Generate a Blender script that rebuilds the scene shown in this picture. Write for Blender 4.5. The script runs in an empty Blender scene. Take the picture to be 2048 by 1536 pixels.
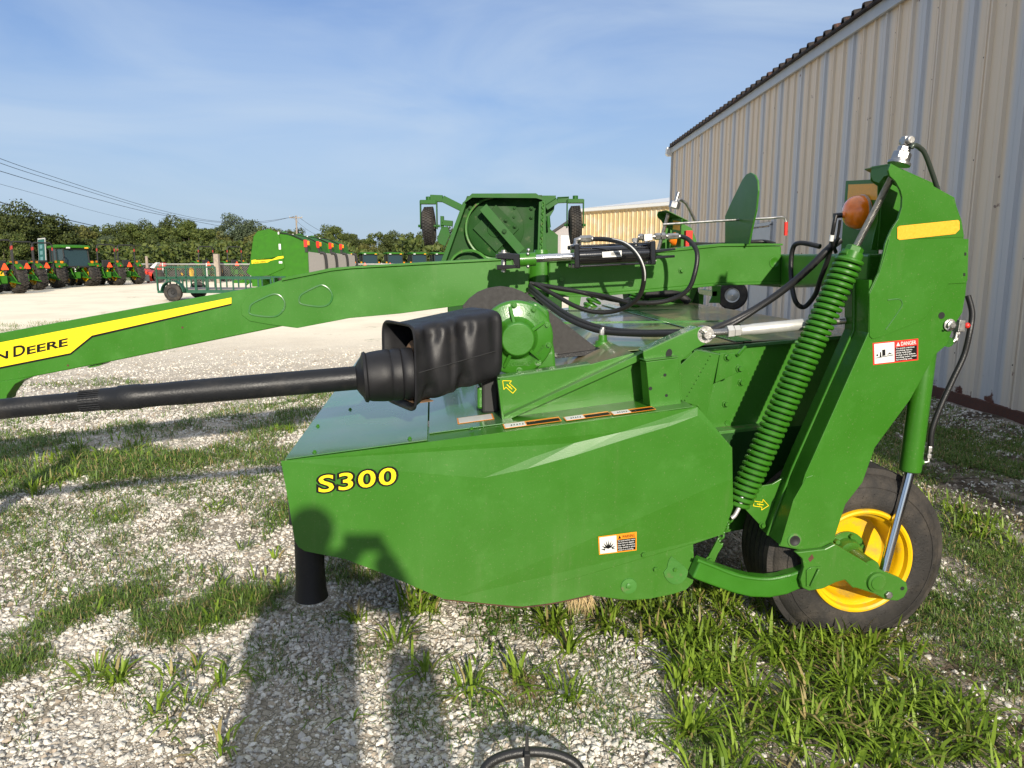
import bpy, bmesh, math, random
import numpy as np
from mathutils import Vector, Matrix
random.seed(7); RNG = np.random.default_rng(11)
sc = bpy.context.scene
C = sc.collection
# ------------------------------------------------------------------ camera, sky, sun
F = 1500.0; PT = math.radians(9.5); H = 1.6
cp, sp = math.cos(PT), math.sin(PT)
cam = bpy.data.cameras.new('camera'); camo = bpy.data.objects.new('camera', cam); C.objects.link(camo)
cam.sensor_width = 36; cam.lens = 36 * F / 2048; cam.clip_start = 0.02; cam.clip_end = 3000
camo.location = (0, 0, H); camo.rotation_euler = (math.pi / 2 - PT, 0, 0)
sc.camera = camo
SUN = Vector((-0.186, 0.952, -0.370)).normalized()
sd = bpy.data.lights.new('sun', 'SUN'); so = bpy.data.objects.new('sun', sd); C.objects.link(so)
sd.energy = 4.5; sd.angle = math.radians(0.9); sd.color = (1.0, 0.91, 0.77)
so.rotation_euler = SUN.to_track_quat('-Z', 'Y').to_euler(); so.location = (2, -9, 6)
w = bpy.data.worlds.new('World'); sc.world = w; w.use_nodes = True
nt = w.node_tree; nt.nodes.clear()
out = nt.nodes.new('ShaderNodeOutputWorld'); bg = nt.nodes.new('ShaderNodeBackground')
sky = nt.nodes.new('ShaderNodeTexSky'); sky.sky_type = 'NISHITA'; sky.sun_disc = False
sky.sun_elevation = math.asin(-SUN.z); sky.sun_rotation = math.atan2(-SUN.x, -SUN.y)
sky.air_density = 1.0; sky.dust_density = 0.6; sky.ozone_density = 2.5; sky.altitude = 200
geo = nt.nodes.new('ShaderNodeTexCoord')
mp_ = nt.nodes.new('ShaderNodeMapping'); mp_.inputs['Scale'].default_value = (1.3, 1.3, 5.5); mp_.inputs['Location'].default_value = (.4, .2, .1)
nz = nt.nodes.new('ShaderNodeTexNoise'); nz.inputs['Scale'].default_value = 1.7; nz.inputs['Detail'].default_value = 9; nz.inputs['Roughness'].default_value = .52; nz.inputs['Distortion'].default_value = .7
rp = nt.nodes.new('ShaderNodeValToRGB'); rp.color_ramp.elements[0].position = .38; rp.color_ramp.elements[1].position = .80
rp.color_ramp.elements[0].color = (0, 0, 0, 1); rp.color_ramp.elements[1].color = (.75, .75, .75, 1)
mix = nt.nodes.new('ShaderNodeMixRGB'); mix.inputs['Color2'].default_value = (5.0, 6.0, 7.2, 1)
sx = nt.nodes.new('ShaderNodeSeparateXYZ'); hz = nt.nodes.new('ShaderNodeMapRange')
hz.inputs['From Min'].default_value = -.02; hz.inputs['From Max'].default_value = .38; hz.inputs['To Min'].default_value = 1.0; hz.inputs['To Max'].default_value = .0
hmix = nt.nodes.new('ShaderNodeMixRGB'); hmix.inputs['Color2'].default_value = (3.75, 4.85, 6.15, 1)
tint = nt.nodes.new('ShaderNodeMixRGB'); tint.blend_type = 'MULTIPLY'; tint.inputs['Fac'].default_value = 1; tint.inputs['Color2'].default_value = (.62, .76, 1.04, 1)
L = nt.links.new
L(geo.outputs['Generated'], mp_.inputs['Vector']); L(mp_.outputs[0], nz.inputs['Vector']); L(nz.outputs['Fac'], rp.inputs[0])
L(geo.outputs['Generated'], sx.inputs[0]); L(sx.outputs['Z'], hz.inputs['Value'])
L(sky.outputs[0], tint.inputs['Color1']); L(tint.outputs[0], hmix.inputs['Color1']); L(hz.outputs[0], hmix.inputs['Fac'])
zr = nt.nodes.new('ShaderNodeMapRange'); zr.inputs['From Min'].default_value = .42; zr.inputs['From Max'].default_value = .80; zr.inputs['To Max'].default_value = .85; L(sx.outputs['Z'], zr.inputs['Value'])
zm = nt.nodes.new('ShaderNodeMixRGB'); zm.inputs['Color2'].default_value = (7.6, 7.9, 8.6, 1); L(hmix.outputs[0], zm.inputs['Color1']); L(zr.outputs[0], zm.inputs['Fac'])   # brighter upper sky, added above the view to lift ambient fill
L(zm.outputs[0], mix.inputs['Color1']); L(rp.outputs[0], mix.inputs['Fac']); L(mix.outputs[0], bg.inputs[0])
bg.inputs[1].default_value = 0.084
L(bg.outputs[0], out.inputs[0])
sc.view_settings.view_transform = 'Standard'; sc.view_settings.look = 'None'; sc.view_settings.gamma = 1
sc.view_settings.exposure = 0.5
sc.cycles.max_bounces = 7; sc.cycles.use_denoising = True

# ------------------------------------------------------------------ placing helpers: photo pixel + plane -> real point
YW = math.radians(6); OX, OY = 0.05, 2.8
EU = Vector((math.cos(YW), math.sin(YW), 0)); EV = Vector((-math.sin(YW), math.cos(YW), 0)); UP = Vector((0, 0, 1))
def ray(x, y):
    a = (x - 1024) / F; b = (768 - y) / F
    return Vector((a, cp + b * sp, b * cp - sp))
def at(x, y, Y):
    r = ray(x, y); return Vector((0, 0, H)) + r * (Y / r.y)
def gr(x, y, z=0.0):
    r = ray(x, y); return Vector((0, 0, H)) + r * ((z - H) / r.z)
def mp(x, y, v):
    r = ray(x, y); t = (v + OX * EV.x + OY * EV.y) / (r.x * EV.x + r.y * EV.y)
    return Vector((0, 0, H)) + r * t
def mpu(x, y, u):
    r = ray(x, y); t = (u + OX * EU.x + OY * EU.y) / (r.x * EU.x + r.y * EU.y)
    return Vector((0, 0, H)) + r * t
def mu(u, v, z): return Vector((OX, OY, 0)) + EU * u + EV * v + UP * z

# ------------------------------------------------------------------ materials
def mat(name, col, rough=.5, metal=0, var=.0, vs=8, bump=0, bs=60, coat=0, spec=.5, trans=0, island=0, dust=0, cr=.06, col2=None, c2=(.5, .7), c2s=3, emit=0, alpha=1, ior=1.45):
    m = bpy.data.materials.new(name); m.use_nodes = True
    n = m.node_tree; b = n.nodes['Principled BSDF']; lk = n.links.new
    b.inputs['Roughness'].default_value = rough; b.inputs['Metallic'].default_value = metal
    b.inputs['Specular IOR Level'].default_value = spec; b.inputs['Coat Weight'].default_value = coat; b.inputs['Coat Roughness'].default_value = cr
    b.inputs['Transmission Weight'].default_value = trans; b.inputs['IOR'].default_value = ior
    b.inputs['Alpha'].default_value = alpha
    tc = n.nodes.new('ShaderNodeTexCoord'); src = None
    rgb = n.nodes.new('ShaderNodeRGB'); rgb.outputs[0].default_value = (*col, 1); src = rgb.outputs[0]
    if col2:
        z = n.nodes.new('ShaderNodeTexNoise'); z.inputs['Scale'].default_value = c2s; z.inputs['Detail'].default_value = 6; z.inputs['Roughness'].default_value = .65
        lk(tc.outputs['Object'], z.inputs['Vector'])
        r = n.nodes.new('ShaderNodeMapRange'); r.inputs['From Min'].default_value = c2[0]; r.inputs['From Max'].default_value = c2[1]
        lk(z.outputs['Fac'], r.inputs['Value'])
        x = n.nodes.new('ShaderNodeMixRGB'); x.inputs['Color2'].default_value = (*col2, 1); lk(src, x.inputs['Color1']); lk(r.outputs[0], x.inputs['Fac']); src = x.outputs[0]
    if var:
        z = n.nodes.new('ShaderNodeTexNoise'); z.inputs['Scale'].default_value = vs; z.inputs['Detail'].default_value = 5
        lk(tc.outputs['Object'], z.inputs['Vector'])
        r = n.nodes.new('ShaderNodeMapRange'); r.inputs['From Min'].default_value = .3; r.inputs['From Max'].default_value = .7; r.inputs['To Min'].default_value = 1 - var; r.inputs['To Max'].default_value = 1 + var
        lk(z.outputs['Fac'], r.inputs['Value'])
        x = n.nodes.new('ShaderNodeVectorMath'); x.operation = 'SCALE'; lk(src, x.inputs[0]); lk(r.outputs[0], x.inputs['Scale']); src = x.outputs[0]
        rr = n.nodes.new('ShaderNodeMapRange'); rr.inputs['From Min'].default_value = .3; rr.inputs['From Max'].default_value = .7; rr.inputs['To Min'].default_value = rough * .85; rr.inputs['To Max'].default_value = min(1, rough * 1.25)
        lk(z.outputs['Fac'], rr.inputs['Value']); lk(rr.outputs[0], b.inputs['Roughness'])
    if dust:
        z = n.nodes.new('ShaderNodeTexNoise'); z.inputs['Scale'].default_value = 150; z.inputs['Detail'].default_value = 4; lk(tc.outputs['Object'], z.inputs['Vector'])
        r = n.nodes.new('ShaderNodeMapRange'); r.inputs['From Min'].default_value = .62; r.inputs['From Max'].default_value = .76; r.inputs['To Max'].default_value = dust; lk(z.outputs['Fac'], r.inputs['Value'])
        mpd = n.nodes.new('ShaderNodeMapping'); mpd.inputs['Scale'].default_value = (9, 9, .9); lk(tc.outputs['Object'], mpd.inputs[0])
        z2 = n.nodes.new('ShaderNodeTexNoise'); z2.inputs['Scale'].default_value = 1.6; z2.inputs['Detail'].default_value = 7; z2.inputs['Roughness'].default_value = .7; lk(mpd.outputs[0], z2.inputs['Vector'])
        sx_ = n.nodes.new('ShaderNodeSeparateXYZ'); lk(tc.outputs['Object'], sx_.inputs[0])
        zz = n.nodes.new('ShaderNodeMapRange'); zz.inputs['From Min'].default_value = .75; zz.inputs['From Max'].default_value = .2; zz.inputs['To Min'].default_value = 0; zz.inputs['To Max'].default_value = .30; lk(sx_.outputs['Z'], zz.inputs['Value'])
        a1 = n.nodes.new('ShaderNodeMath'); a1.operation = 'MULTIPLY'; lk(z2.outputs['Fac'], a1.inputs[0]); lk(zz.outputs[0], a1.inputs[1])
        r2 = n.nodes.new('ShaderNodeMapRange'); r2.inputs['From Min'].default_value = .58; r2.inputs['From Max'].default_value = .78; r2.inputs['To Max'].default_value = .16; lk(z2.outputs['Fac'], r2.inputs['Value'])
        a2 = n.nodes.new('ShaderNodeMath'); a2.operation = 'ADD'; lk(r.outputs[0], a2.inputs[0]); lk(a1.outputs[0], a2.inputs[1])
        a3 = n.nodes.new('ShaderNodeMath'); a3.operation = 'ADD'; a3.use_clamp = True; lk(a2.outputs[0], a3.inputs[0]); lk(r2.outputs[0], a3.inputs[1])
        x = n.nodes.new('ShaderNodeMixRGB'); x.inputs['Color2'].default_value = (.15, .20, .085, 1); lk(a3.outputs[0], x.inputs[0]); lk(src, x.inputs[1]); src = x.outputs[0]
    if island:
        g = n.nodes.new('ShaderNodeNewGeometry')
        r = n.nodes.new('ShaderNodeMapRange'); r.inputs['To Min'].default_value = 1 - island; r.inputs['To Max'].default_value = 1 + island
        lk(g.outputs['Random Per Island'], r.inputs['Value'])
        x = n.nodes.new('ShaderNodeVectorMath'); x.operation = 'SCALE'; lk(src, x.inputs[0]); lk(r.outputs[0], x.inputs['Scale']); src = x.outputs[0]
    lk(src, b.inputs['Base Color'])
    if emit:
        b.inputs['Emission Strength'].default_value = emit; lk(src, b.inputs['Emission Color'])
    if bump:
        z = n.nodes.new('ShaderNodeTexNoise'); z.inputs['Scale'].default_value = bs; z.inputs['Detail'].default_value = 3
        lk(tc.outputs['Object'], z.inputs['Vector'])
        bu = n.nodes.new('ShaderNodeBump'); bu.inputs['Strength'].default_value = bump; bu.inputs['Distance'].default_value = .01
        lk(z.outputs['Fac'], bu.inputs['Height']); lk(bu.outputs[0], b.inputs['Normal'])
    return m
GRN = (.031, .144, .0085)
M = dict(
 green=mat('green_paint', GRN, .34, var=.06, vs=5, bump=.02, bs=260, coat=.12, spec=.4, col2=(.044, .168, .018), c2=(.55, .75), c2s=9, dust=.5),
 matgreen=mat('plain_green_paint', (.030, .135, .009), .6, spec=.2, var=.1, vs=4),
 dimred=mat('dull_red_reflector', (.30, .025, .015), .5),
 dimamber=mat('dull_amber_lens', (.42, .13, .01), .5),
 panel=mat('green_side_panel_paint', GRN, .34, var=.06, vs=5, bump=.02, bs=200, coat=.26, cr=.17, spec=.4, col2=(.044, .168, .018), c2=(.55, .75), c2s=9, dust=.5),
 deck=mat('glossy_green_deck_paint', (.035, .15, .030), .24, var=.08, vs=3, bump=.03, bs=5, coat=.55, col2=(.10, .17, .08), c2=(.40, .75), c2s=4),
 dusty=mat('dusty_green_deck_paint', (.07, .16, .045), .30, var=.10, vs=3, bump=.03, bs=5, coat=.45, col2=(.26, .20, .12), c2=(.34, .56), c2s=2.2),
 cast=mat('green_cast_iron_paint', (.033, .150, .011), .30, var=.08, vs=10, bump=.07, bs=160, coat=.3),
 skid=mat('worn_green_steel', (.048, .17, .026), .42, var=.12, vs=9, bump=.1, bs=90, col2=(.16, .12, .07), c2=(.56, .70), c2s=12),
 rust=mat('rusty_edge', (.085, .035, .022), .8, var=.3, vs=40, bump=.3, bs=120),
 dgreen=mat('weathered_green_paint', (.016, .092, .010), .5, var=.10, vs=6, bump=.05, bs=60, spec=.3),
 oldshade=mat('older_shaded_green_paint', (.010, .056, .007), .55, var=.15, vs=6, bump=.08, bs=60, spec=.25, col2=(.05, .09, .03), c2=(.60, .70), c2s=11),  # older green with the raised cutter deck's inner shade put into the colour
 tgreen=mat('trailer_green', (.012, .075, .040), .4, var=.1),
 yellow=mat('yellow_paint', (.78, .46, .005), .33, var=.06, vs=6, coat=.3, bump=.02, bs=40, col2=(.42, .28, .07), c2=(.54, .72), c2s=9),
 decalyel=mat('yellow_vinyl', (.80, .60, .010), .35),
 black=mat('black_vinyl', (.005, .005, .005), .6, spec=.2),
 blackmetal=mat('black_gloss_paint', (.008, .008, .009), .14, coat=.6, bump=.02, bs=200),
 rubber=mat('tyre_rubber', (.022, .020, .018), .72, var=.22, vs=14, bump=.35, bs=120, col2=(.070, .058, .045), c2=(.46, .72), c2s=5),
 hose=mat('rubber_hose', (.014, .014, .014), .38, bump=.15, bs=300),
 plastic=mat('black_plastic', (.011, .011, .0125), .45, spec=.38, var=.15, vs=12, bump=.12, bs=420, col2=(.045, .038, .03), c2=(.62, .8), c2s=5),
 shaft=mat('black_shaft_guard', (.009, .010, .012), .42, var=.15, vs=10, bump=.10, bs=120, col2=(.030, .028, .026), c2=(.55, .8), c2s=7, spec=.35),
 shield=mat('grey_black_shield', (.028, .026, .025), .6, var=.10, vs=60, bump=.25, bs=500),
 brown=mat('muddy_cavity', (.16, .09, .045), .8, var=.35, vs=30, bump=.3),
 rodgrey=mat('grey_green_rod', (.06, .075, .06), .35, metal=.5),
 chrome=mat('chrome_rod', (.72, .71, .69), .10, metal=1),
 zinc=mat('zinc_plated_steel', (.42, .41, .39), .38, metal=1, var=.12, vs=40, bump=.1, bs=160),
 silver=mat('silver_paint', (.50, .50, .47), .38, metal=.45, var=.08, vs=20),
 amber=mat('amber_lens', (.98, .22, .008), .2, coat=1, var=.2, vs=22),
 amberref=mat('amber_reflector_tape', (.78, .36, .015), .42, var=.10, vs=160, coat=.4),
 red=mat('red_plastic', (.62, .03, .02), .3, coat=.4),
 orange=mat('fluorescent_orange', (.95, .09, .02), .45),
 white=mat('white_vinyl', (.66, .66, .63), .4),
 whitepaint=mat('white_print', (.8, .8, .78), .5),
 orangelab=mat('warning_orange', (.85, .28, .02), .4),
 redlab=mat('danger_red', (.72, .03, .02), .4),
 glass=mat('tinted_cab_glass', (.020, .040, .042), .12, coat=.25, spec=.5),
 dark=mat('dark_void', (.010, .012, .010), .8),
 blackpl=mat('matte_black', (.018, .018, .018), .6),
 greyp=mat('grey_textured_panel', (.17, .16, .15), .7, var=.1, vs=30),
 redp=mat('red_paint', (.62, .045, .025), .4, var=.1),
 grille=mat('seat_yellow', (.75, .5, .03), .5),
)
# ------------------------------------------------------------------ mesh helpers
class G:
    def __init__(s): s.v = []; s.f = []; s.sm = []
    def add(s, vs, fs, smooth=False):
        b = len(s.v); s.v += [Vector(p) for p in vs]; s.f += [tuple(b + i for i in f) for f in fs]; s.sm += [smooth] * len(fs); return s
    def prism(s, pts, vec, smooth=False):
        pts = [Vector(p) for p in pts]; n = len(pts); vec = Vector(vec)
        nor = Vector((0, 0, 0))
        for i in range(n): nor += pts[i].cross(pts[(i + 1) % n])
        if nor.dot(vec) > 0: pts = pts[::-1]
        vs = pts + [p + vec for p in pts]
        fs = [tuple(range(n)), tuple(range(2 * n - 1, n - 1, -1))] + [(i, i + n, (i + 1) % n + n, (i + 1) % n) for i in range(n)]
        fs = [f if k < 2 else f for k, f in enumerate(fs)]
        return s.add(vs, fs, smooth)
    def box(s, c, sx, sy, sz, ax=None):
        c = Vector(c); a = ax or (Vector((1, 0, 0)), Vector((0, 1, 0)), Vector((0, 0, 1)))
        vs = [c + a[0] * (i * sx / 2) + a[1] * (j * sy / 2) + a[2] * (k * sz / 2) for i in (-1, 1) for j in (-1, 1) for k in (-1, 1)]
        return s.add(vs, [(0, 1, 3, 2), (4, 6, 7, 5), (0, 4, 5, 1), (2, 3, 7, 6), (0, 2, 6, 4), (1, 5, 7, 3)])
    def mbox(s, u0, u1, v0, v1, z0, z1, dz=0):
        return s.prism([mu(u0, v0, z0), mu(u1, v0, z0 + dz), mu(u1, v0, z1 + dz), mu(u0, v0, z1)], EV * (v1 - v0))
    def lathe(s, p0, ax, prof, n=32, smooth=True, closed=False, caps=True):
        p0 = Vector(p0); ax = Vector(ax).normalized()
        a = ax.orthogonal().normalized(); b = ax.cross(a)
        vs = []; fs = []
        for (d, r) in prof:
            for k in range(n):
                t = 2 * math.pi * k / n; vs.append(p0 + ax * d + (a * math.cos(t) + b * math.sin(t)) * max(r, 1e-4))
        m = len(prof)
        for i in range(m - 1 if not closed else m):
            j = (i + 1) % m
            for k in range(n): fs.append((i * n + k, i * n + (k + 1) % n, j * n + (k + 1) % n, j * n + k))
        if not closed and caps:
            fs.append(tuple(range(n - 1, -1, -1))); fs.append(tuple((m - 1) * n + k for k in range(n)))
        return s.add(vs, fs, smooth)
    def cyl(s, p0, p1, r, n=20, r2=None, smooth=True):
        p0 = Vector(p0); p1 = Vector(p1); d = (p1 - p0).length
        return s.lathe(p0, p1 - p0, [(0, r), (d, r if r2 is None else r2)], n, smooth)
    def hexa(s, p, ax, r, h): return s.lathe(p, ax, [(0, r), (h * .85, r), (h, r * .85)], 6, False)
    def bolt(s, p, ax, r, h=None):
        h = h or r * 1.1; s.lathe(p, ax, [(0, r * 1.5), (h * .25, r * 1.5)], 14); return s.hexa(Vector(p) + Vector(ax).normalized() * h * .25, ax, r, h)
    def tube(s, pts, r, n=10, smooth=True, sub=6, closed=False, flat=False):
        pts = [Vector(p) for p in pts]
        rs = r if isinstance(r, (list, tuple)) else None
        if sub > 1 and not flat:
            q = []; qr = []; m = len(pts)
            for i in range(m if closed else m - 1):
                g = lambda k: pts[k % m] if closed else pts[max(0, min(m - 1, k))]
                p_, p0, p1, p2 = g(i - 1), g(i), g(i + 1), g(i + 2)
                for k in range(sub):
                    t = k / sub
                    q.append(.5 * ((2 * p0) + (p1 - p_) * t + (2 * p_ - 5 * p0 + 4 * p1 - p2) * t * t + (3 * p0 - p_ - 3 * p1 + p2) * t ** 3))
                    if rs: qr.append(rs[i] * (1 - t) + rs[min(i + 1, m - 1)] * t)
            if not closed: q.append(pts[-1]); qr.append(rs[-1] if rs else 0)
            pts = q; rs = qr if rs else None
        m = len(pts); vs = []; fs = []; a = None
        for i, p in enumerate(pts):
            if closed: t = pts[(i + 1) % m] - pts[i - 1]
            else: t = pts[min(i + 1, m - 1)] - pts[max(i - 1, 0)]
            t.normalize()
            a = t.orthogonal().normalized() if a is None else (a - t * a.dot(t)).normalized()
            b = t.cross(a); rr = rs[i] if rs else r
            for k in range(n):
                th = 2 * math.pi * k / n; vs.append(p + (a * math.cos(th) + b * math.sin(th)) * rr)
        for i in range(m if closed else m - 1):
            j = (i + 1) % m
            for k in range(n): fs.append((i * n + k, i * n + (k + 1) % n, j * n + (k + 1) % n, j * n + k))
        if not closed: fs.append(tuple(range(n - 1, -1, -1))); fs.append(tuple((m - 1) * n + k for k in range(n)))
        return s.add(vs, fs, smooth)
    def sph(s, c, r, n=16, m=10, sc_=(1, 1, 1)):
        c = Vector(c); vs = [c + Vector((0, 0, r * sc_[2]))]; fs = []
        for i in range(1, m):
            for k in range(n):
                a = math.pi * i / m; t = 2 * math.pi * k / n
                vs.append(c + Vector((r * sc_[0] * math.sin(a) * math.cos(t), r * sc_[1] * math.sin(a) * math.sin(t), r * sc_[2] * math.cos(a))))
        vs.append(c - Vector((0, 0, r * sc_[2])))
        for k in range(n): fs.append((0, 1 + k, 1 + (k + 1) % n)); fs.append((len(vs) - 1, 1 + (m - 2) * n + (k + 1) % n, 1 + (m - 2) * n + k))
        for i in range(m - 2):
            for k in range(n): a = 1 + i * n; fs.append((a + k, a + n + k, a + n + (k + 1) % n, a + (k + 1) % n))
        return s.add(vs, fs, True)
def link(name, me, parent=None):
    o = bpy.data.objects.new(name, me); C.objects.link(o)
    if parent is not None: o.parent = parent
    return o
def root_of(p):
    while p.parent: p = p.parent
    return p
def obj(name, g, m, parent=None, bevel=0, seg=2, local=False, origin=None, autos=True):
    """link G as ONE mesh object; coordinates are world ones unless local"""
    me = bpy.data.meshes.new(name)
    if parent is not None: org = root_of(parent).location.copy() if not local else Vector((0, 0, 0))
    else: org = Vector(origin) if origin is not None else Vector((0, 0, 0))
    me.from_pydata([tuple(p - org) for p in g.v], [], g.f); me.materials.append(m)
    me.validate()
    if len(me.polygons) == len(g.sm): me.polygons.foreach_set('use_smooth', g.sm)
    bm = bmesh.new(); bm.from_mesh(me); bmesh.ops.recalc_face_normals(bm, faces=bm.faces); bm.to_mesh(me); bm.free()
    if any(g.sm): me.set_sharp_from_angle(angle=math.radians(38))
    o = link(name, me, parent)
    if parent is None: o.location = org
    if bevel:
        b = o.modifiers.new('bevel', 'BEVEL'); b.width = bevel; b.segments = seg; b.limit_method = 'ANGLE'; b.angle_limit = math.radians(35); b.harden_normals = False
    return o
def thing(name, label, cat, loc, rz=0, group=None):
    o = bpy.data.objects.new(name, None); C.objects.link(o); o.location = loc; o.rotation_euler = (0, 0, rz)
    o.empty_display_size = .3; o['label'] = label; o['category'] = cat
    if group: o['group'] = group
    return o
def tag(o, label, cat, group=None):
    o['label'] = label; o['category'] = cat
    if group: o['group'] = group
    return o
def struct(o): o['kind'] = 'structure'; return o
def stuff(o, label, cat): o['kind'] = 'stuff'; o['label'] = label; o['category'] = cat; return o
def kids(o): return [c for c in bpy.data.objects if c.parent == o]
def dup(o, loc=None, rz=None, label=None, parent=None, scale=None, cache={}):
    c = o.copy(); C.objects.link(c); c.parent = parent
    if loc is not None: c.location = loc
    if rz is not None: c.rotation_euler = (0, 0, rz)
    if scale: c.scale = (scale,) * 3
    if label: c['label'] = label
    if o.name not in cache: cache[o.name] = kids(o)
    for k in cache[o.name]: dup(k, parent=c)
    return c
def plate(name, px, v, t, m, parent, bevel=.002, lab=None):
    g = G().prism([mp(x, y, v) for x, y in px], EV * t); o = obj(name, g, m, parent, bevel)
    if lab: o['label'] = lab
    return o
def flat(name, px, v, m, parent, off=-.0015):
    return obj(name, G().prism([mp(x, y, v) + EV * off for x, y in px], EV * .0008), m, parent)
def text_mesh(body, offset=0.0, space=1.0, fat=0.0):
    cu = bpy.data.curves.new('t', 'FONT'); cu.body = body; cu.offset = offset; cu.bevel_depth = fat; cu.bevel_resolution = 2; cu.space_character = space; cu.resolution_u = 4; cu.fill_mode = 'FRONT'
    to = bpy.data.objects.new('t', cu); C.objects.link(to)
    me = bpy.data.meshes.new_from_object(to.evaluated_get(bpy.context.evaluated_depsgraph_get()))
    bpy.data.objects.remove(to); bpy.data.curves.remove(cu); return me
def text_on(name, body, P0, P1, UPV, nrm, off, m, parent, offset=0.0, space=1.0, wref=None, base=None, fat=0.0):
    """lay a word on a surface: baseline P0->P1, cap height vector UPV"""
    me = text_mesh(body, offset, space, fat)
    xs = [v.co.x for v in me.vertices]; x0, x1 = base if base else (min(xs), max(xs))
    org = root_of(parent).location
    R = (P1 - P0) / (x1 - x0)
    for v in me.vertices:
        v.co = P0 + R * (v.co.x - x0) + UPV * (v.co.y / .70) + nrm * off - org
    me.name = name; me.materials.clear(); me.materials.append(m)
    o = link(name, me, parent); return o, (x0, x1)
def text_px(name, body, x0, y0, x1, y1, hpx, v, m, parent, off=-.003, offset=0.0, space=1.0, base=None, fat=0.0):
    P0 = mp(x0, y0, v); P1 = mp(x1, y1, v); U = mp(x0, y0 - hpx, v) - P0
    return text_on(name, body, P0, P1, U, EV, off, m, parent, offset, space, base=base, fat=fat)
# ================================================================== THE MOWER
mw = thing('mower_conditioner', 'large green mower conditioner in the foreground with yellow S300 lettering on its side', 'mower', (OX, OY, 0))
g_ = M['green']
# ---- side panel with pressed facets
def side_panel():
    P = lambda x, y, v=0: mp(x, y, v)
    a = P(562, 922); b = P(1395, 814, .0045); c = P(1464, 895, 0)
    Cl = [P(1395, 831, 0), P(1340, 852), P(1243, 881), P(1149, 911), P(1052, 938), P(966, 956), P(800, 992), P(640, 1012)]
    Ul = [P(1340, 845, .0024), P(1243, 864, .0062), P(1149, 886, .0100), P(1070, 913, .0064)]
    bt = P(1465, 956, 0); d = P(1466, 1015, .012); e = P(1446, 1068, .022); ap = P(909, 1195, 0)
    low = [P(1386, 1088, .020), P(1389, 1150, .020), P(1385, 1166, .020), P(1372, 1179, .019), P(1345, 1188, .018), P(1300, 1197, .015), P(1262, 1200, .013), P(1222, 1196, .010), P(1180, 1190, .006), P(1110, 1205, .003), P(1044, 1213, .0), P(975, 1207, .0), P(888, 1198, 0)]
    left = [P(770, 1148), P(690, 1118), P(610, 1102), P(597, 1094), P(589, 1080), P(578, 1010)]
    vs = [a, b, c, bt, d, e, ap]; iC = len(vs); vs += Cl; iU = len(vs); vs += Ul; iL = len(vs); vs += low; iE = len(vs); vs += left
    C_ = lambda k: iC + k; U_ = lambda k: iU + k
    fs = [(0, C_(7), C_(6), C_(5)), (0, C_(5), U_(3)), (0, U_(3), U_(2)), (0, U_(2), U_(1), 1), (1, U_(1), U_(0)), (1, U_(0), C_(0)),
          (C_(5), C_(4), U_(3)), (C_(4), C_(3), U_(2), U_(3)), (C_(3), C_(2), U_(1), U_(2)), (C_(2), C_(1), U_(0), U_(1)), (C_(1), C_(0), U_(0)),
          (1, C_(0), 2),
          tuple([C_(7), 0] + [iE + k for k in (5, 4, 3, 2, 1, 0)] + [iL + 12, 6, 3, 2] + [C_(k) for k in range(0, 7)]),
          (6, 5, 4, 3), tuple([6] + [iL + k for k in range(12, -1, -1)] + [5])]
    o = obj('side_panel', G().add(vs, fs), M['panel'], mw)
    s = o.modifiers.new('solid', 'SOLIDIFY'); s.thickness = .002; s.offset = 0
    o['label'] = 'big bright green side panel with pressed creases'
    return o
sp_ = side_panel()
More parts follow.
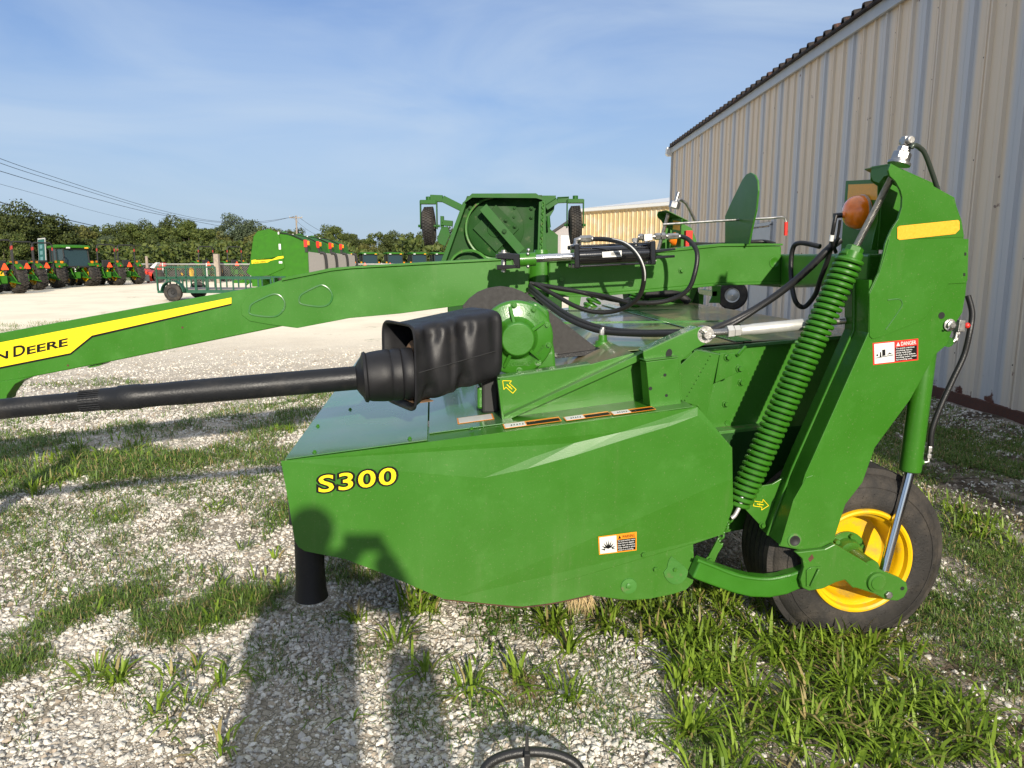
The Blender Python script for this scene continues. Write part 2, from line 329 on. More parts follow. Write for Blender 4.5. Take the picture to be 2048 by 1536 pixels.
# rusty worn lip along the bottom of the panel
obj('rusty_edge', G().tube([mp(x, y, .002) for x, y in [(888, 1199), (975, 1208), (1044, 1214), (1110, 1206), (1180, 1191)]], .0028, 6), M['rust'], sp_)
_, base = text_px('lettering_outline', 'S300', 632, 985, 797, 966, 33, 0, M['black'], sp_, -.0020, 0, 1.12, fat=.080)
text_px('lettering', 'S300', 632, 985, 797, 966, 33, 0, M['decalyel'], sp_, -.0030, 0, 1.12, base=base, fat=.014)
def decal(name, px, v, parent, head, label, lines, pict='burst', top='orangelab', body='black', off=0.0):
    """px: quad TL TR BR BL in photo pixels on plane v"""
    vv = v if isinstance(v, (list, tuple)) else [v] * 4
    TL, TR, BR, BL = [mp(x, y, q) for (x, y), q in zip(px, vv)]
    nr = (TR - TL).cross(BL - TL).normalized()
    if nr.y > 0: nr = -nr
    Q = lambda s, t: (TL * (1 - s) + TR * s) * (1 - t) + (BL * (1 - s) + BR * s) * t
    def q(s0, t0, s1, t1, h): return G().prism([Q(s0, t0) + nr * h, Q(s1, t0) + nr * h, Q(s1, t1) + nr * h, Q(s0, t1) + nr * h], nr * .0006)
    o = obj('safety_decal', q(0, 0, 1, 1, .0005 + off), M[top], parent); o['label'] = label
    obj('pictogram_field', q(.03, .05, .47, .95, .0013 + off), M['white'], o)
    obj('text_field', q(.49, .30, .97, .94, .0013 + off), M[body], o)
    UPV = (TL - BL); R = TR - TL
    m = M['black'] if top == 'orangelab' else M['white']
    text_on('heading', head, Q(.62, .245), Q(.95, .245), UPV * .17, nr, .0018 + off, m, o, .01)
    tri = G().prism([Q(.515, .25) + nr * (.0013 + off), Q(.595, .25) + nr * (.0013 + off), Q(.555, .07) + nr * (.0013 + off)], nr * .0006); obj('alert_triangle', tri, m, o)
    k = len(lines)
    for i, ln in enumerate(lines):
        y = .30 + .62 * (i + .85) / k
        text_on('text_line', ln, Q(.505, y), Q(.505 + .45 * min(1, len(ln) / 20), y), UPV * .62 / k * .62, nr, .0021 + off, M['whitepaint'], o, .004)
    if pict == 'burst':
        pts = []
        for i in range(18):
            a = math.pi * (i / 17); r = (.42 if i % 2 else .20)
            pts.append(Q(.25 - r * math.cos(a) * .48, .80 - r * math.sin(a) * 1.35) + nr * (.0021 + off))
        pts += [Q(.25 + .08, .66) + nr * (.0021 + off), Q(.25, .72) + nr * (.0021 + off), Q(.25 - .08, .66) + nr * (.0021 + off)]
        obj('burst_symbol', G().prism(pts, nr * .0005), M['black'], o)
    else:
        h = .0021 + off
        g = G().prism([Q(.05, .68) + nr * h, Q(.45, .62) + nr * h, Q(.45, .65) + nr * h, Q(.05, .71) + nr * h], nr * .0005)
        g.prism([Q(.20, .35) + nr * h, Q(.27, .34) + nr * h, Q(.27, .62) + nr * h, Q(.20, .64) + nr * h], nr * .0005)
        g.prism([Q(.30, .62) + nr * h, Q(.36, .50) + nr * h, Q(.43, .60) + nr * h, Q(.36, .57) + nr * h], nr * .0005)
        g.prism([Q(.14, .66) + nr * h, Q(.155, .44) + nr * h, Q(.175, .44) + nr * h, Q(.18, .66) + nr * h], nr * .0005)
        g.prism([Q(.09 + .02 * math.cos(a), .57 + .05 * math.sin(a)) + nr * h for a in [i * math.pi / 4 for i in range(8)]], nr * .0005)
        obj('crush_symbol', g, M['black'], o)
    return o
decal('safety_decal', [(1196, 1073), (1273, 1063), (1273, 1100), (1198, 1109)], [-.005, -.005, .008, .008], sp_, 'WARNING', 'orange and black warning decal with burst symbol',
      ['To avoid serious injury', 'from thrown objects', 'stay clear of machine', 'Keep shields in place', 'when it is running'], off=.001)
# bolts low on the panel
for x, y in [(1286, 1108), (1310, 1137), (1349, 1138)]:
    obj('bolt', G().bolt(mp(x, y, .016), -EV, .010 if x != 1349 else .009), g_, sp_)
# ---- lower rear skid bracket
sk = plate('skid_bracket', [(1236, 1172), (1250, 1130), (1386, 1100), (1384, 1150), (1378, 1166), (1360, 1177), (1330, 1185), (1262, 1194), (1215, 1188)], .040, .10, M['skid'], mw, .004)
obj('bolt', G().lathe(mp(1257, 1171, .012), -EV, [(0, .034), (.008, .032), (.009, .018)], 24).hexa(mp(1257, 1171, .005), -EV, .012, .008), M['skid'], sk)
obj('mounting_slot', G().prism([mp(x, y, .0165) for x, y in [(1310, 1154), (1319, 1153), (1320, 1167), (1313, 1167)]], -EV * .0008), M['dark'], sk)
obj('rounded_lug', G().prism([mp(1351 + 25 * math.cos(a) * (1 if math.sin(a) > -.1 else .7), 1138 + 30 * math.sin(a), .017) for a in [i * math.pi / 10 - .2 for i in range(15)]], -EV * .006), M['skid'], sk, .001)
# ---- rubber curtain roll at the front
bc = mp(618, 1088, .07)
obj('rubber_curtain', G().lathe(Vector((bc.x, bc.y, .66)), (0, 0, -1), [(0, .054), (.12, .055), (.26, .056), (.34, .059), (.378, .065), (.382, .062), (.34, .052), (.05, .05)], 32), M['plastic'], mw)
# ---- top decks
def zf(u): return .853 + .1135 * (u + .914)          # front deck, a gentle rise to the rear
DK = M['deck']; DU = M['dusty']
def sheet(name, u0, u1, v0, v1, z0, z1, m, t=.004, bev=.0015, lift=0):
    return obj(name, G().prism([mu(u0, v0, z0 + lift), mu(u1, v0, z1 + lift), mu(u1, v0, z1 + lift - t), mu(u0, v0, z0 + lift - t)], EV * (v1 - v0)), m, mw, bev)
sheet('front_deck_cover', -.905, -.372, .022, 1.50, zf(-.905), zf(-.372), DK, lift=.005)
sheet('front_deck_cover', -.905, -.372, 1.506, 3.02, zf(-.905), zf(-.372), DK, lift=.005)
sheet('inner_deck_sheet', -.366, -.03, .13, 3.02, zf(-.366), zf(-.03), DK, lift=.004)
sheet('sloping_deck_sheet', -.03, .50, .27, 1.55, .955, 1.205, DU)
sheet('sloping_deck_sheet', -.03, .50, 1.555, 3.05, .955, 1.205, DU)
sheet('edge_flange', -.90, .665, .006, .275, zf(-.90) - .002, zf(.665) - .002, g_, t=.003)
hd = sheet('hood_top', .50, 1.02, .40, 3.08, 1.205, 1.235, DU)
hd2 = sheet('hood_top', 1.025, 1.66, .40, 3.08, 1.238, 1.262, DU)
sheet('hood_cross_strip', .985, 1.06, .40, 3.08, 1.241, 1.245, DK, t=.006)
for vv in (1.35, 1.50, 2.3): obj('deck_seam_lip', G().mbox(.0, 1.6, vv, vv + .018, 1.24, 1.252), DK, hd) if vv != 1.5 else None
obj('rubber_flap', G().mbox(1.665, 1.72, .5, 2.9, .9, 1.25), M['blackpl'], mw)
# front fascia and body underneath so nothing is hollow from a side step
obj('front_fascia', G().mbox(-.90, -.88, .02, 3.03, .60, .835), M['blackpl'], mw)
obj('far_side_panel', G().prism([mu(-.91, 3.05, .85), mu(.5, 3.05, 1.19), mu(1.6, 3.05, 1.24), mu(1.3, 3.05, .45), mu(.6, 3.05, .25), mu(-.2, 3.05, .25), mu(-.88, 3.05, .55)], EV * .004), g_, mw)
cb = obj('cutter_bar', G().mbox(-.30, .25, .25, 3.0, .20, .27), M['skid'], mw, .01)
obj('conditioner_housing', G().prism([mu(.25, .38, .24), mu(1.35, .38, .42), mu(1.62, .38, 1.10), mu(1.60, .38, 1.225), mu(.52, .38, 1.19), mu(.25, .38, 1.0)], EV * 2.65), g_, mw, .004)
# near wall of the conditioner hood (catches the sun and the spring's shadow)
wall = plate('hood_side_wall', [(1392, 701), (1700, 672), (1700, 800), (1560, 945), (1420, 905), (1395, 860)], .375, .012, g_, mw)
obj('hood_edge_flange', G().prism([mp(1388, 698, .36), mp(1720, 668, .36), mp(1720, 674, .36), mp(1388, 704, .36)], EV * .03), DK, wall, .001)
obj('ledge', G().prism([mp(1438, 863, .30), mp(1545, 852, .30), mp(1545, 858, .30), mp(1438, 869, .30)], EV * .08), M['skid'], wall, .001)
for x, y in [(1483, 765), (1452, 808)]:
    obj('bolt', G().bolt(mp(x, y, .373), -EV, .011), g_, wall)
obj('round_knockout', G().lathe(mp(1455, 846, .374), -EV, [(0, .013), (.003, .012)], 20), M['cast'], wall)
rowg = G()
for i in range(12):
    rowg.sph(mp(1421 - i * 4.6, 712 + i * 8, .197), .0030, 8, 5)
lower = obj('lower_hood_wall', G().prism([mp(x, y, .30) for x, y in [(1440, 868), (1620, 850), (1560, 990), (1500, 1000), (1440, 960)]], EV * .01), M['oldshade'], mw)
# ---- wedge shaped gusset in front: inner wall, rib and flange
inner = plate('inner_gusset_wall', [(995, 757), (1180, 729), (1290, 700), (1310, 811), (1003, 837)], .25, .01, g_, mw)
obj('gusset_flange', G().prism([mp(995, 755, .25), mp(1180, 727, .25), mp(1180, 731, .25), mp(995, 759, .25)], EV * .07), DK, inner, .001)
ribp = [(1003, 836), (1288, 704), (1292, 716), (1012, 842)]
rib = obj('diagonal_rib', G().prism([mp(x, y, .205) for x, y in ribp], EV * .045), g_, inner, .0015)
obj('gusset_end', G().prism([mp(993, 757, .248), mp(999, 756, .248), mp(1007, 842, .248), mp(1003, 842, .248)], -EV * .05), g_, inner, .001)
wedge = plate('link_arm', [(1286, 704), (1395, 655), (1410, 653), (1420, 662), (1421, 676), (1408, 690), (1390, 698), (1362, 722), (1365, 800), (1300, 806)], .13, .012, g_, mw)
obj('slot', G().prism([mp(1338 + 6.2 * math.cos(a) - 1.5 * math.sin(a), 707 + 9.5 * math.sin(a), .1285) for a in [i * math.pi / 8 for i in range(16)]], EV * .001), M['dark'], wedge)
obj('arm_flange', G().prism([mp(1286, 702, .132), mp(1394, 654, .132), mp(1396, 658, .132), mp(1290, 706, .132)], EV * .08), DK, wedge, .001)
bx = plate('bracket_box', [(1292, 724), (1357, 716), (1362, 808), (1301, 818)], .085, .012, g_, mw)
obj('bracket_side', G().prism([mp(1280, 722, .17), mp(1292, 724, .086), mp(1302, 818, .086), mp(1287, 812, .17)], EU * .004), g_, bx)
obj('bracket_top', G().prism([mp(1278, 718, .18), mp(1291, 723, .086), mp(1357, 715, .086), mp(1345, 709, .18)], UP * .004), g_, bx, .001)
for x, y, r in [(1330, 750, .0065), (1333, 791, .0062), (1301, 777, .0075)]:
    obj('hole', G().lathe(mp(x, y, .0838), EV, [(0, r), (.0008, r)], 14), M['dark'], bx)
mid = plate('hood_side_plate', [(1358, 733), (1392, 700), (1439, 709), (1412, 838), (1395, 812), (1362, 803)], .20, .006, g_, mw)
obj('plate_fold', G().prism([mp(1392, 699, .198), mp(1412, 700, .26), mp(1441, 708, .198)], -UP * .004), DK, mid)
obj('rivet_row', rowg, g_, mid)
ear = plate('pivot_ear', [(1440, 706), (1470, 706), (1482, 718), (1487, 732), (1485, 742), (1430, 766)], .215, .010, g_, mw)
for x, y in [(1456, 714), (1480, 737)]: obj('bolt', G().bolt(mp(x, y, .213), -EV, .012), g_, ear)
obj('red_marked_lever', G().cyl(mp(1476, 710, .2), mp(1490, 694, .25), .007), g_, mw)
# decals on the flange
def flange_decal(u0, u1, v0, v1, lab, white=(.05, .45)):
    lift = .0015
    def q(a, b, c, d, h): return G().prism([mu(a, c, zf(a) + h), mu(b, c, zf(b) + h), mu(b, d, zf(b) + h), mu(a, d, zf(a) + h)], UP * .0006)
    o = obj('safety_decal', q(u0, u1, v0, v1, lift), M['orangelab'], mw); o['label'] = lab
    W = u1 - u0; V = v1 - v0
    obj('pictogram_field', q(u0 + W * white[0], u0 + W * white[1], v0 + V * .08, v1 - V * .08, lift + .0009), M['white'], o)
    obj('text_field', q(u0 + W * (white[1] + .02), u1 - W * .02, v0 + V * .08, v1 - V * .32, lift + .0009), M['black'], o)
    g = G()
    for i in range(5):
        a = u0 + W * (.12 + .05 * i); g.prism([mu(a, v0 + V * (.3 + .1 * (i % 2)), zf(a) + lift + .0018), mu(a + .012, v0 + V * .35, zf(a) + lift + .0018), mu(a + .006, v0 + V * .7, zf(a) + lift + .0018)], UP * .0004)
    obj('symbol', g, M['black'], o)
flange_decal(-.075, .15, .045, .125, 'long warning decal nearest the front', (.02, .38))
flange_decal(.165, .345, .035, .105, 'warning decal in the middle of the flange', (.02, .42))
flange_decal(.35, .52, .025, .09, 'warning decal nearest the bracket', (.02, .42))
def deck_decal(u0, u1, v0, v1, z, lab):
    o = obj('safety_decal', G().prism([mu(u0, v0, z(u0)), mu(u1, v0, z(u1)), mu(u1, v1, z(u1)), mu(u0, v1, z(u0))], UP * .0006), M['orangelab'], mw); o['label'] = lab
    e = .006
    obj('pictogram_field', G().prism([mu(u0 + e, v0 + e, z(u0 + e) + .001), mu(u1 - e, v0 + e, z(u1 - e) + .001), mu(u1 - e, v1 - e, z(u1 - e) + .001), mu(u0 + e, v1 - e, z(u0 + e) + .001)], UP * .0004), M['white'], o)
    return o
deck_decal(-.25, -.10, .22, .33, lambda u: zf(u) + .0055, 'square orange edged decal behind the front cover')
for u, v in [(-.80, .06), (-.44, .07), (-.20, .09), (-.75, .85), (-.42, .95), (-.86, .55)]:
    obj('cover_bolt', G().bolt(mu(u, v, zf(u) + .005), UP, .0065), g_, mw)
for u, v in [(.35, .9), (.75, .62), (1.2, .9), (1.25, 2.7), (.8, 2.8)]:
    z = 1.14 if u < .5 else (1.235 if u < 1 else 1.258)
    obj('deck_stud', G().cyl(mu(u, v, z - .02), mu(u, v, z + .012), .009).hexa(mu(u, v, z), UP, .014, .014), g_, mw)
# yellow arrow decals
def arrow(px0, ang, s, v, parent, off):
    cx, cy = px0; out_ = [(-1, .32), (.15, .32), (.15, .72), (1, 0), (.15, -.72), (.15, -.32), (-1, -.32)]
    ca, sa = math.cos(ang), math.sin(ang)
    T = lambda p: mp(cx + s * (p[0] * ca - p[1] * sa), cy + s * (p[0] * sa + p[1] * ca), v) + EV * off
    g = G()
    n = len(out_)
    for i in range(n):
        g.cyl(T(out_[i]), T(out_[(i + 1) % n]), .0016, 6)
    g.cyl(T((-.6, 0)), T((.3, 0)), .0022, 6); g.cyl(T((-.2, .12)), T((-.2, -.12)), .0022, 6)
    obj('arrow_decal', g, M['decalyel'], parent)
arrow((1017, 772), math.radians(222), 16, .25, inner, -.001)

# ---- gearbox
gb = obj('gearbox', G(), M['cast'], mw) if False else None
gc = mp(1033, 676, .36)
def gearbox():
    g = G()
    R = .158
    g.lathe(gc, EV, [(-.004, R * .93), (0, R * .97), (.006, R), (.035, R), (.04, R * .95), (.16, R * .92), (.17, R * .8)], 48)
    g.lathe(gc, -EV, [(0, R * .62), (.006, R * .56), (.03, R * .48), (.052, R * .455), (.06, R * .42)], 36)
    a_u = EU; a_z = UP
    for k in range(5):
        t = math.radians(102 - k * 72)
        d = a_u * math.cos(t) + a_z * math.sin(t); q = EV.cross(d)
        p = gc + d * R * .40; e = gc + d * R * .86
        g.prism([p - q * .007 , p - q * .007 - EV * .048, e - q * .007 - EV * .014, e - q * .007], q * .014)
    o = obj('gearbox_cover', g, M['cast'], mw, .0025)
    o['label'] = 'round green cast gearbox cover with five ribs'
    for k in range(10):
        t = math.radians(75 - k * 36 + 20)
        d = a_u * math.cos(t) + a_z * math.sin(t)
        obj('bolt', G().bolt(gc + d * R * .88 - EV * .003, -EV, .0095), M['cast'], o)
    # raised cast lettering pads
    for deg, w_, word, fl in [(50, .07, 'JOHNDEERE', 0), (-38, .10, 'MADE IN USA', 0), (-82, .08, 'DEERE', 0)]:
        t = math.radians(deg); d = a_u * math.cos(t) + a_z * math.sin(t); tt = Vector(d); q = (a_u * math.sin(t) - a_z * math.cos(t))
        if deg == -82: q = a_u.copy(); tt = a_z.copy()
        if deg == -38: q = -q; tt = -tt
        cpt = gc + d * R * .70
        text_on('cast_lettering', word, cpt - q * w_ / 2 - tt * .007 * 1, cpt + q * w_ / 2 - tt * .007, tt * .013, -EV, .008, M['cast'], o)
    return o
gbx = gearbox()
body = G().prism([mp(x, y, .50) for x, y in [(1040, 612), (1075, 605), (1098, 622), (1102, 660), (1110, 705), (1112, 736), (1060, 742), (1005, 745)]], EV * .22)
obj('gearbox_housing', body, M['cast'], mw, .012, 3)
obj('gearbox_foot', G().mbox(-.16, .20, .38, .62, zf(0) + .004, zf(0) + .10), M['cast'], mw, .01)
obj('input_stub', G().mbox(-.14, -.07, .36, .44, zf(-.1), 1.12), M['blackpl'], mw, .01)
# bolt on housing
obj('bolt', G().bolt(mp(1094, 700, .5), EU - EV, .012), M['cast'], mw)
# ---- PTO shaft and boots
def PX(x, y, v=.34): return mp(x, y, v)
ax0 = PX(-420, 858, -.06); ax0 = ax0 + (ax0 - PX(215, 798, .06)).normalized() * 1.1; ax1 = PX(0, 819, .02); ax2 = PX(215, 798, .06); ax3 = PX(722, 755, .175)
sh = obj('drive_shaft_guard', G().cyl(ax0, ax2, .0365, 28), M['shaft'], mw)
sh['label'] = 'long black tubular drive shaft guard'
obj('shaft_yoke', G().lathe(ax0, ax0 - ax2, [(-.05, .05), (0, .075), (.08, .08), (.12, .06), (.20, .055), (.22, .04)], 24), M['plastic'], sh)
obj('shaft_hanger', G().tube([ax0 + (ax2 - ax0) * .05, ax0 + (ax2 - ax0) * .05 + EV * .5 + UP * .22, ax0 + (ax2 - ax0) * .05 + EV * 1.45 + UP * .30], .012, 8), M['hose'], sh)
dd = (ax3 - ax2).normalized()
L23 = (ax3 - ax2).length
obj('outer_tube', G().lathe(ax2 - dd * .02, dd, [(0, .041), (.055, .042), (.06, .0455), (.13, .0465), (.14, .0435), (.20, .043), (.3, .0455), (L23 + .04, .047)], 32), M['shaft'], sh)
rg = G()
for k in range(26):
    t = 2 * math.pi * k / 26; a = dd.orthogonal().normalized(); b = dd.cross(a); r = (a * math.cos(t) + b * math.sin(t))
    rg.cyl(ax2 - dd * .09 + r * .038, ax2 - dd * .02 + r * .038, .0022, 5)
obj('grip_ribs', rg, M['shaft'], sh)
b0 = ax3 - dd * .01
bell = G().lathe(b0, dd, [(-.01, .046), (.0, .062), (.012, .078), (.02, .098), (.03, .101), (.036, .094), (.05, .098), (.09, .102), (.12, .103), (.128, .099), (.136, .103), (.165, .103), (.171, .098), (.178, .103), (.205, .104), (.215, .101), (.215, .09), (.1, .085)], 48)
bl = obj('shaft_bell', bell, M['plastic'], mw); bl['label'] = 'rounded black plastic bell at the end of the shaft'
sdir = Vector((0, -1, .9)).normalized()
obj('bell_hole', G().lathe(mp(770, 709, .245), (mp(770, 709, .245) - (b0 + dd * .08)), [(0, .010), (.0012, .010)], 16), M['dark'], bl)
# the boxy moulded shroud: an open mouthed squarish tunnel, turned towards the camera at its mouth
def shroud():
    A = mp(797, 729, .245); d = (EU * .906 + EV * .423).normalized(); Wn = (EU * .423 - EV * .906).normalized()
    Lg = .405; zb = mp(978, 682, .41).z
    n = 96; S = 44
    dents = [(.20, .75, .075, .34, .030), (.56, .70, .075, .36, .028), (.17, -.80, .07, .30, .034), (.55, -.78, .07, .30, .030), (.90, .55, .05, .6, .010)]
    out_ = []
    for i in range(S + 1):
        s = i / S
        hw = .157 - .006 * s + .010 * max(0, 1 - s / .10) ** 2; hh = .156 - .012 * s + .012 * max(0, 1 - s / .10) ** 2
        cen = A + d * (Lg * s); cen.z = A.z * (1 - s) + zb * s
        if s > .93: k_ = 1 - .10 * ((s - .93) / .07) ** 2; hw *= k_; hh *= k_
        for k in range(n):
            t = 2 * math.pi * k / n; e = 6.5; ct, st = math.cos(t), math.sin(t)
            a = abs(ct) ** (2 / e) * (1 if ct >= 0 else -1); b = abs(st) ** (2 / e) * (1 if st >= 0 else -1)
            ins = 0
            for (x0, z0, sx_, sz_, am) in dents:
                q = ((s - x0) / sx_) ** 2 + ((b - z0) / sz_) ** 2
                ins += am * math.exp(-q * q * .55) * max(0, a) ** 2
            ins += .005 * math.exp(-((s - .40) / .03) ** 2) * max(0, a)
            out_.append(cen + Wn * (a * hw - ins) + UP * (b * hh - (ins * .45 * b if abs(b) > .75 else 0)))
    fs = [(i * n + k, i * n + (k + 1) % n, (i + 1) * n + (k + 1) % n, (i + 1) * n + k) for i in range(S) for k in range(n)]
    fs.append(tuple(range(S * n, (S + 1) * n)))
    o = obj('shaft_shroud', G().add(out_, fs, True), M['plastic'], mw); s_ = o.modifiers.new('s', 'SOLIDIFY'); s_.thickness = .006; s_.offset = -1
    o['label'] = 'boxy moulded black plastic shroud with dents, open at its mouth'
    rim_ = [out_[k] + d * .002 for k in range(n)]
    obj('mouth_lip', G().tube(rim_, .0055, 6, closed=True, sub=1, flat=True), M['plastic'], o)
    obj('muddy_joint', G().lathe(A + d * .05, d, [(-.02, .05), (.02, .095), (.08, .10), (.14, .06)], 24), M['brown'], o)
    obj('mud_layer', G().prism([A + d * .02 + Wn * .11 - UP * .145, A + d * .10 + Wn * .11 - UP * .143, A + d * .10 - Wn * .11 - UP * .143, A + d * .02 - Wn * .11 - UP * .145], UP * .004), M['brown'], o)
    obj('parting_line', G().tube([A + d * (Lg * s) + Wn * (.1585 - .006 * s) + UP * ((zb - A.z) * s - .018) for s in (.04, .12, .3, .5, .7, .9)], .0018, 5), M['blackpl'], o)
shroud()
# ---- dark fan shaped shield behind the gearbox
arc = [(925, 612), (938, 597), (955, 584), (975, 576), (1000, 572), (1025, 575), (1045, 583), (1060, 592), (1085, 612), (1192, 695), (1188, 702), (1110, 712), (1040, 735), (940, 735)]
shd = plate('driveline_shield', arc, .72, .012, M['shield'], mw, .002); shd['label'] = 'dark grey fan shaped shield behind the gearbox'
obj('shield_foot', G().prism([mp(x, y, .70) for x, y in [(1108, 711), (1190, 700), (1225, 689), (1238, 692), (1218, 702), (1190, 710), (1112, 717)]], EV * .10), M['plastic'], shd, .002)
vb = mu(.32, .86, 1.075)
vb = mp(1205, 690, .80)
vl = obj('valve_post', G().lathe(vb, UP, [(-.02, .05), (.0, .05), (.004, .038), (.02, .036), (.024, .022), (.05, .02)], 24), M['cast'], mw)
obj('valve_cap', G().hexa(vb + UP * .048, UP, .017, .03).lathe(vb + UP * .075, UP, [(0, .012), (.012, .011)], 16), M['zinc'], vl)
obj('post_plate', G().box(vb - UP * .014, .13, .08, .008), g_, vl, .002)
obj('small_bolt', G().bolt(mp(1111, 712, .60), UP, .010), M['zinc'], mw)
deck_decal(.10, .30, .42, .52, lambda u: .963 + .472 * (u + .03), 'yellow edged decal beside the gearbox')

# ---- tongue
TV = 1.5
top = [(-700, 800), (0, 666), (300, 611), (530, 571), (563, 560), (662, 541), (700, 537), (850, 529), (1000, 521), (1062, 518)]
botm = [(1057, 583), (936, 608), (800, 626), (700, 635), (595, 654), (567, 652), (212, 725), (0, 766), (-700, 915)]
tg = plate('tongue_beam', top + botm, TV, .22, g_, mw, .006); tg['label'] = 'long green tongue beam with a yellow stripe'
obj('top_flange', G().prism([mp(x, y, TV - .012) for x, y in [(563, 556), (662, 536), (700, 533), (850, 524), (1000, 516), (1062, 513), (1062, 518), (1000, 521), (850, 529), (700, 537.5), (662, 542), (563, 562)]], EV * .24), g_, tg, .002)
obj('splice_plate', G().prism([mp(x, y, TV) for x, y in [(540, 570), (510, 580), (492, 594), (482, 612), (484, 630), (500, 642), (540, 649), (595, 656), (700, 636), (800, 627), (936, 609), (1056, 584), (1058, 520), (1000, 523), (850, 531), (700, 539), (640, 549)]], -EV * .007), g_, tg, .002)
def drop(pts):
    P_ = [mp(x, y, TV) - EV * .007 for x, y in pts]
    o = obj('pressed_weld', G().tube(P_, .0058, 8, closed=True, sub=5), M['deck'], tg)
    P2 = [mp(x, y, TV) - EV * .0078 for x, y in pts]
drop([(500, 618), (504, 629), (549, 633), (567, 620), (570, 605), (562, 592), (550, 588), (536, 592), (506, 607)])
drop([(599, 599), (604, 608), (640, 613), (658, 608), (665, 594), (660, 580), (648, 571), (636, 572), (605, 588)])
yst = [(463, 595), (463, 607), (184, 671), (141, 706), (0, 734), (-700, 873), (-700, 818), (0, 685)]
stp = obj('yellow_stripe', G().prism([mp(x, y, TV) - EV * .0012 for x, y in yst], -EV * .0006), M['decalyel'], tg)
obj('stripe_border', G().prism([mp(x, y, TV) - EV * .0006 for x, y in [(463, 607), (463, 610), (185, 675), (142, 709.5), (0, 738), (-700, 877), (-700, 872), (0, 733), (141, 705), (184, 670)]], -EV * .0006), M['black'], stp)
text_px('lettering', 'J', -88, 739, -70, 735, 21, TV, M['black'], stp, -.0024, .025)
text_px('lettering', 'OHN', -66, 734, 17, 716, 15, TV, M['black'], stp, -.0024, .03)
text_px('lettering', 'D', 27, 714, 51, 709, 21, TV, M['black'], stp, -.0024, .025)
text_px('lettering', 'EERE', 54, 709, 136, 691, 15, TV, M['black'], stp, -.0024, .03)
for x, y in [(365, 655), (136, 731)]: obj('small_hole', G().lathe(mp(x, y, TV) - EV * .001, EV, [(0, .006), (.0006, .006)], 12), M['rust'], tg)
obj('hose_clip', G().prism([mp(x, y, TV + .02) for x, y in [(174, 733), (208, 726), (198, 732), (178, 736)]], EV * .12), g_, tg)
obj('jack_mount', G().prism([mp(x, y, TV - .02) for x, y in [(-60, 772), (66, 753), (50, 758), (30, 768), (14, 790), (12, 800), (-60, 800)]], EV * .10), g_, mw, .004)
obj('jack_stand', G().cyl(mu(-3.1, 1.62, .02), mu(-3.1, 1.62, .9), .05).lathe(mu(-3.1, 1.62, 0), UP, [(0, .12), (.02, .12)], 20), g_, mw)
# pivot and frame beam
pv = mp(1082, 560, 1.62)
obj('pivot_barrel', G().cyl(Vector((pv.x, pv.y, 1.38)), Vector((pv.x, pv.y, 1.60)), .085, 28).lathe(Vector((pv.x, pv.y, 1.60)), UP, [(0, .07), (.025, .068), (.03, .045), (.05, .04)], 24), M['cast'], mw)
fb = [(1098, 524), (1180, 520), (1300, 506), (1402, 496), (1440, 492), (1563, 492), (1563, 565), (1440, 567), (1300, 580), (1180, 590), (1098, 590)]
fr = plate('frame_beam', fb, 1.50, .20, g_, mw, .008); fr['label'] = 'horizontal green frame beam behind the pivot'
obj('beam_flange', G().prism([mp(x, y, 1.49) for x, y in [(1098, 520), (1180, 516), (1300, 502), (1402, 491), (1440, 487), (1566, 487), (1566, 491), (1440, 493), (1402, 497), (1300, 507), (1180, 521), (1098, 525)]], EV * .26), g_, fr, .002)
obj('beam_flange', G().prism([mp(x, y, 1.49) for x, y in [(1098, 589), (1180, 589), (1300, 579), (1440, 566), (1563, 564), (1563, 568), (1440, 571), (1300, 584), (1180, 594), (1098, 594)]], EV * .22), g_, fr, .002)
for x, y in [(1122, 559), (1363, 541)]: obj('bolt', G().bolt(mp(x, y, 1.498), -EV, .012), g_, fr)
# welded cross beam reaching over to both uprights
crb = obj('cross_beam', G().prism([mu(1.70, 1.5, 1.43), mu(1.70, 1.5, 1.625), mu(1.86, 1.5, 1.625), mu(1.86, 1.5, 1.43)], EV * 1.45), g_, mw, .012, 3)
obj('cross_beam', G().add([mu(1.70, 1.5, 1.43), mu(1.70, 1.5, 1.625), mu(1.86, 1.5, 1.625), mu(1.86, 1.5, 1.43), mu(1.42, .14, 1.50), mu(1.42, .14, 1.62), mu(1.66, .14, 1.62), mu(1.66, .14, 1.50)], [(0, 1, 2, 3), (7, 6, 5, 4), (0, 4, 5, 1), (1, 5, 6, 2), (2, 6, 7, 3), (3, 7, 4, 0)]), g_, mw, .012, 3)
obj('weld_boss', G().lathe(mp(1549, 525, 1.50), -EV, [(0, .032), (.004, .032), (.004, .022), (.001, .018)], 24), g_, fr)
# fin shaped stand-up plate and the lock rod
FU = 1.47
fin = [(1450, 488), (1450, 432), (1462, 405), (1484, 360), (1492, 349), (1500, 345), (1509, 350), (1515, 362), (1516, 382), (1512, 420), (1505, 450), (1497, 489)]
fn = obj('fin_plate', G().prism([mpu(x, y, FU) for x, y in fin], EU * .010), g_, mw, .0015); fn['label'] = 'tall rounded dark fin plate standing on the frame beam'
obj('plate_foot', G().mbox(1.33, 1.50, 1.60, 1.68, 1.612, 1.622), M['zinc'], fn)
rod = G().tube([mp(1326, 449, 1.60), mp(1420, 443, 1.60), mp(1489, 439, 1.60), mp(1545, 436, 1.60), mp(1563, 434, 1.60), mp(1570, 436, 1.60), mp(1572, 444, 1.60)], .007, 8, sub=1)
rd = obj('lock_rod', rod, M['zinc'], mw)
obj('red_grip', G().tube([mp(1572, 444, 1.60), mp(1571, 471, 1.60)], .011, 10, flat=True), M['red'], rd)

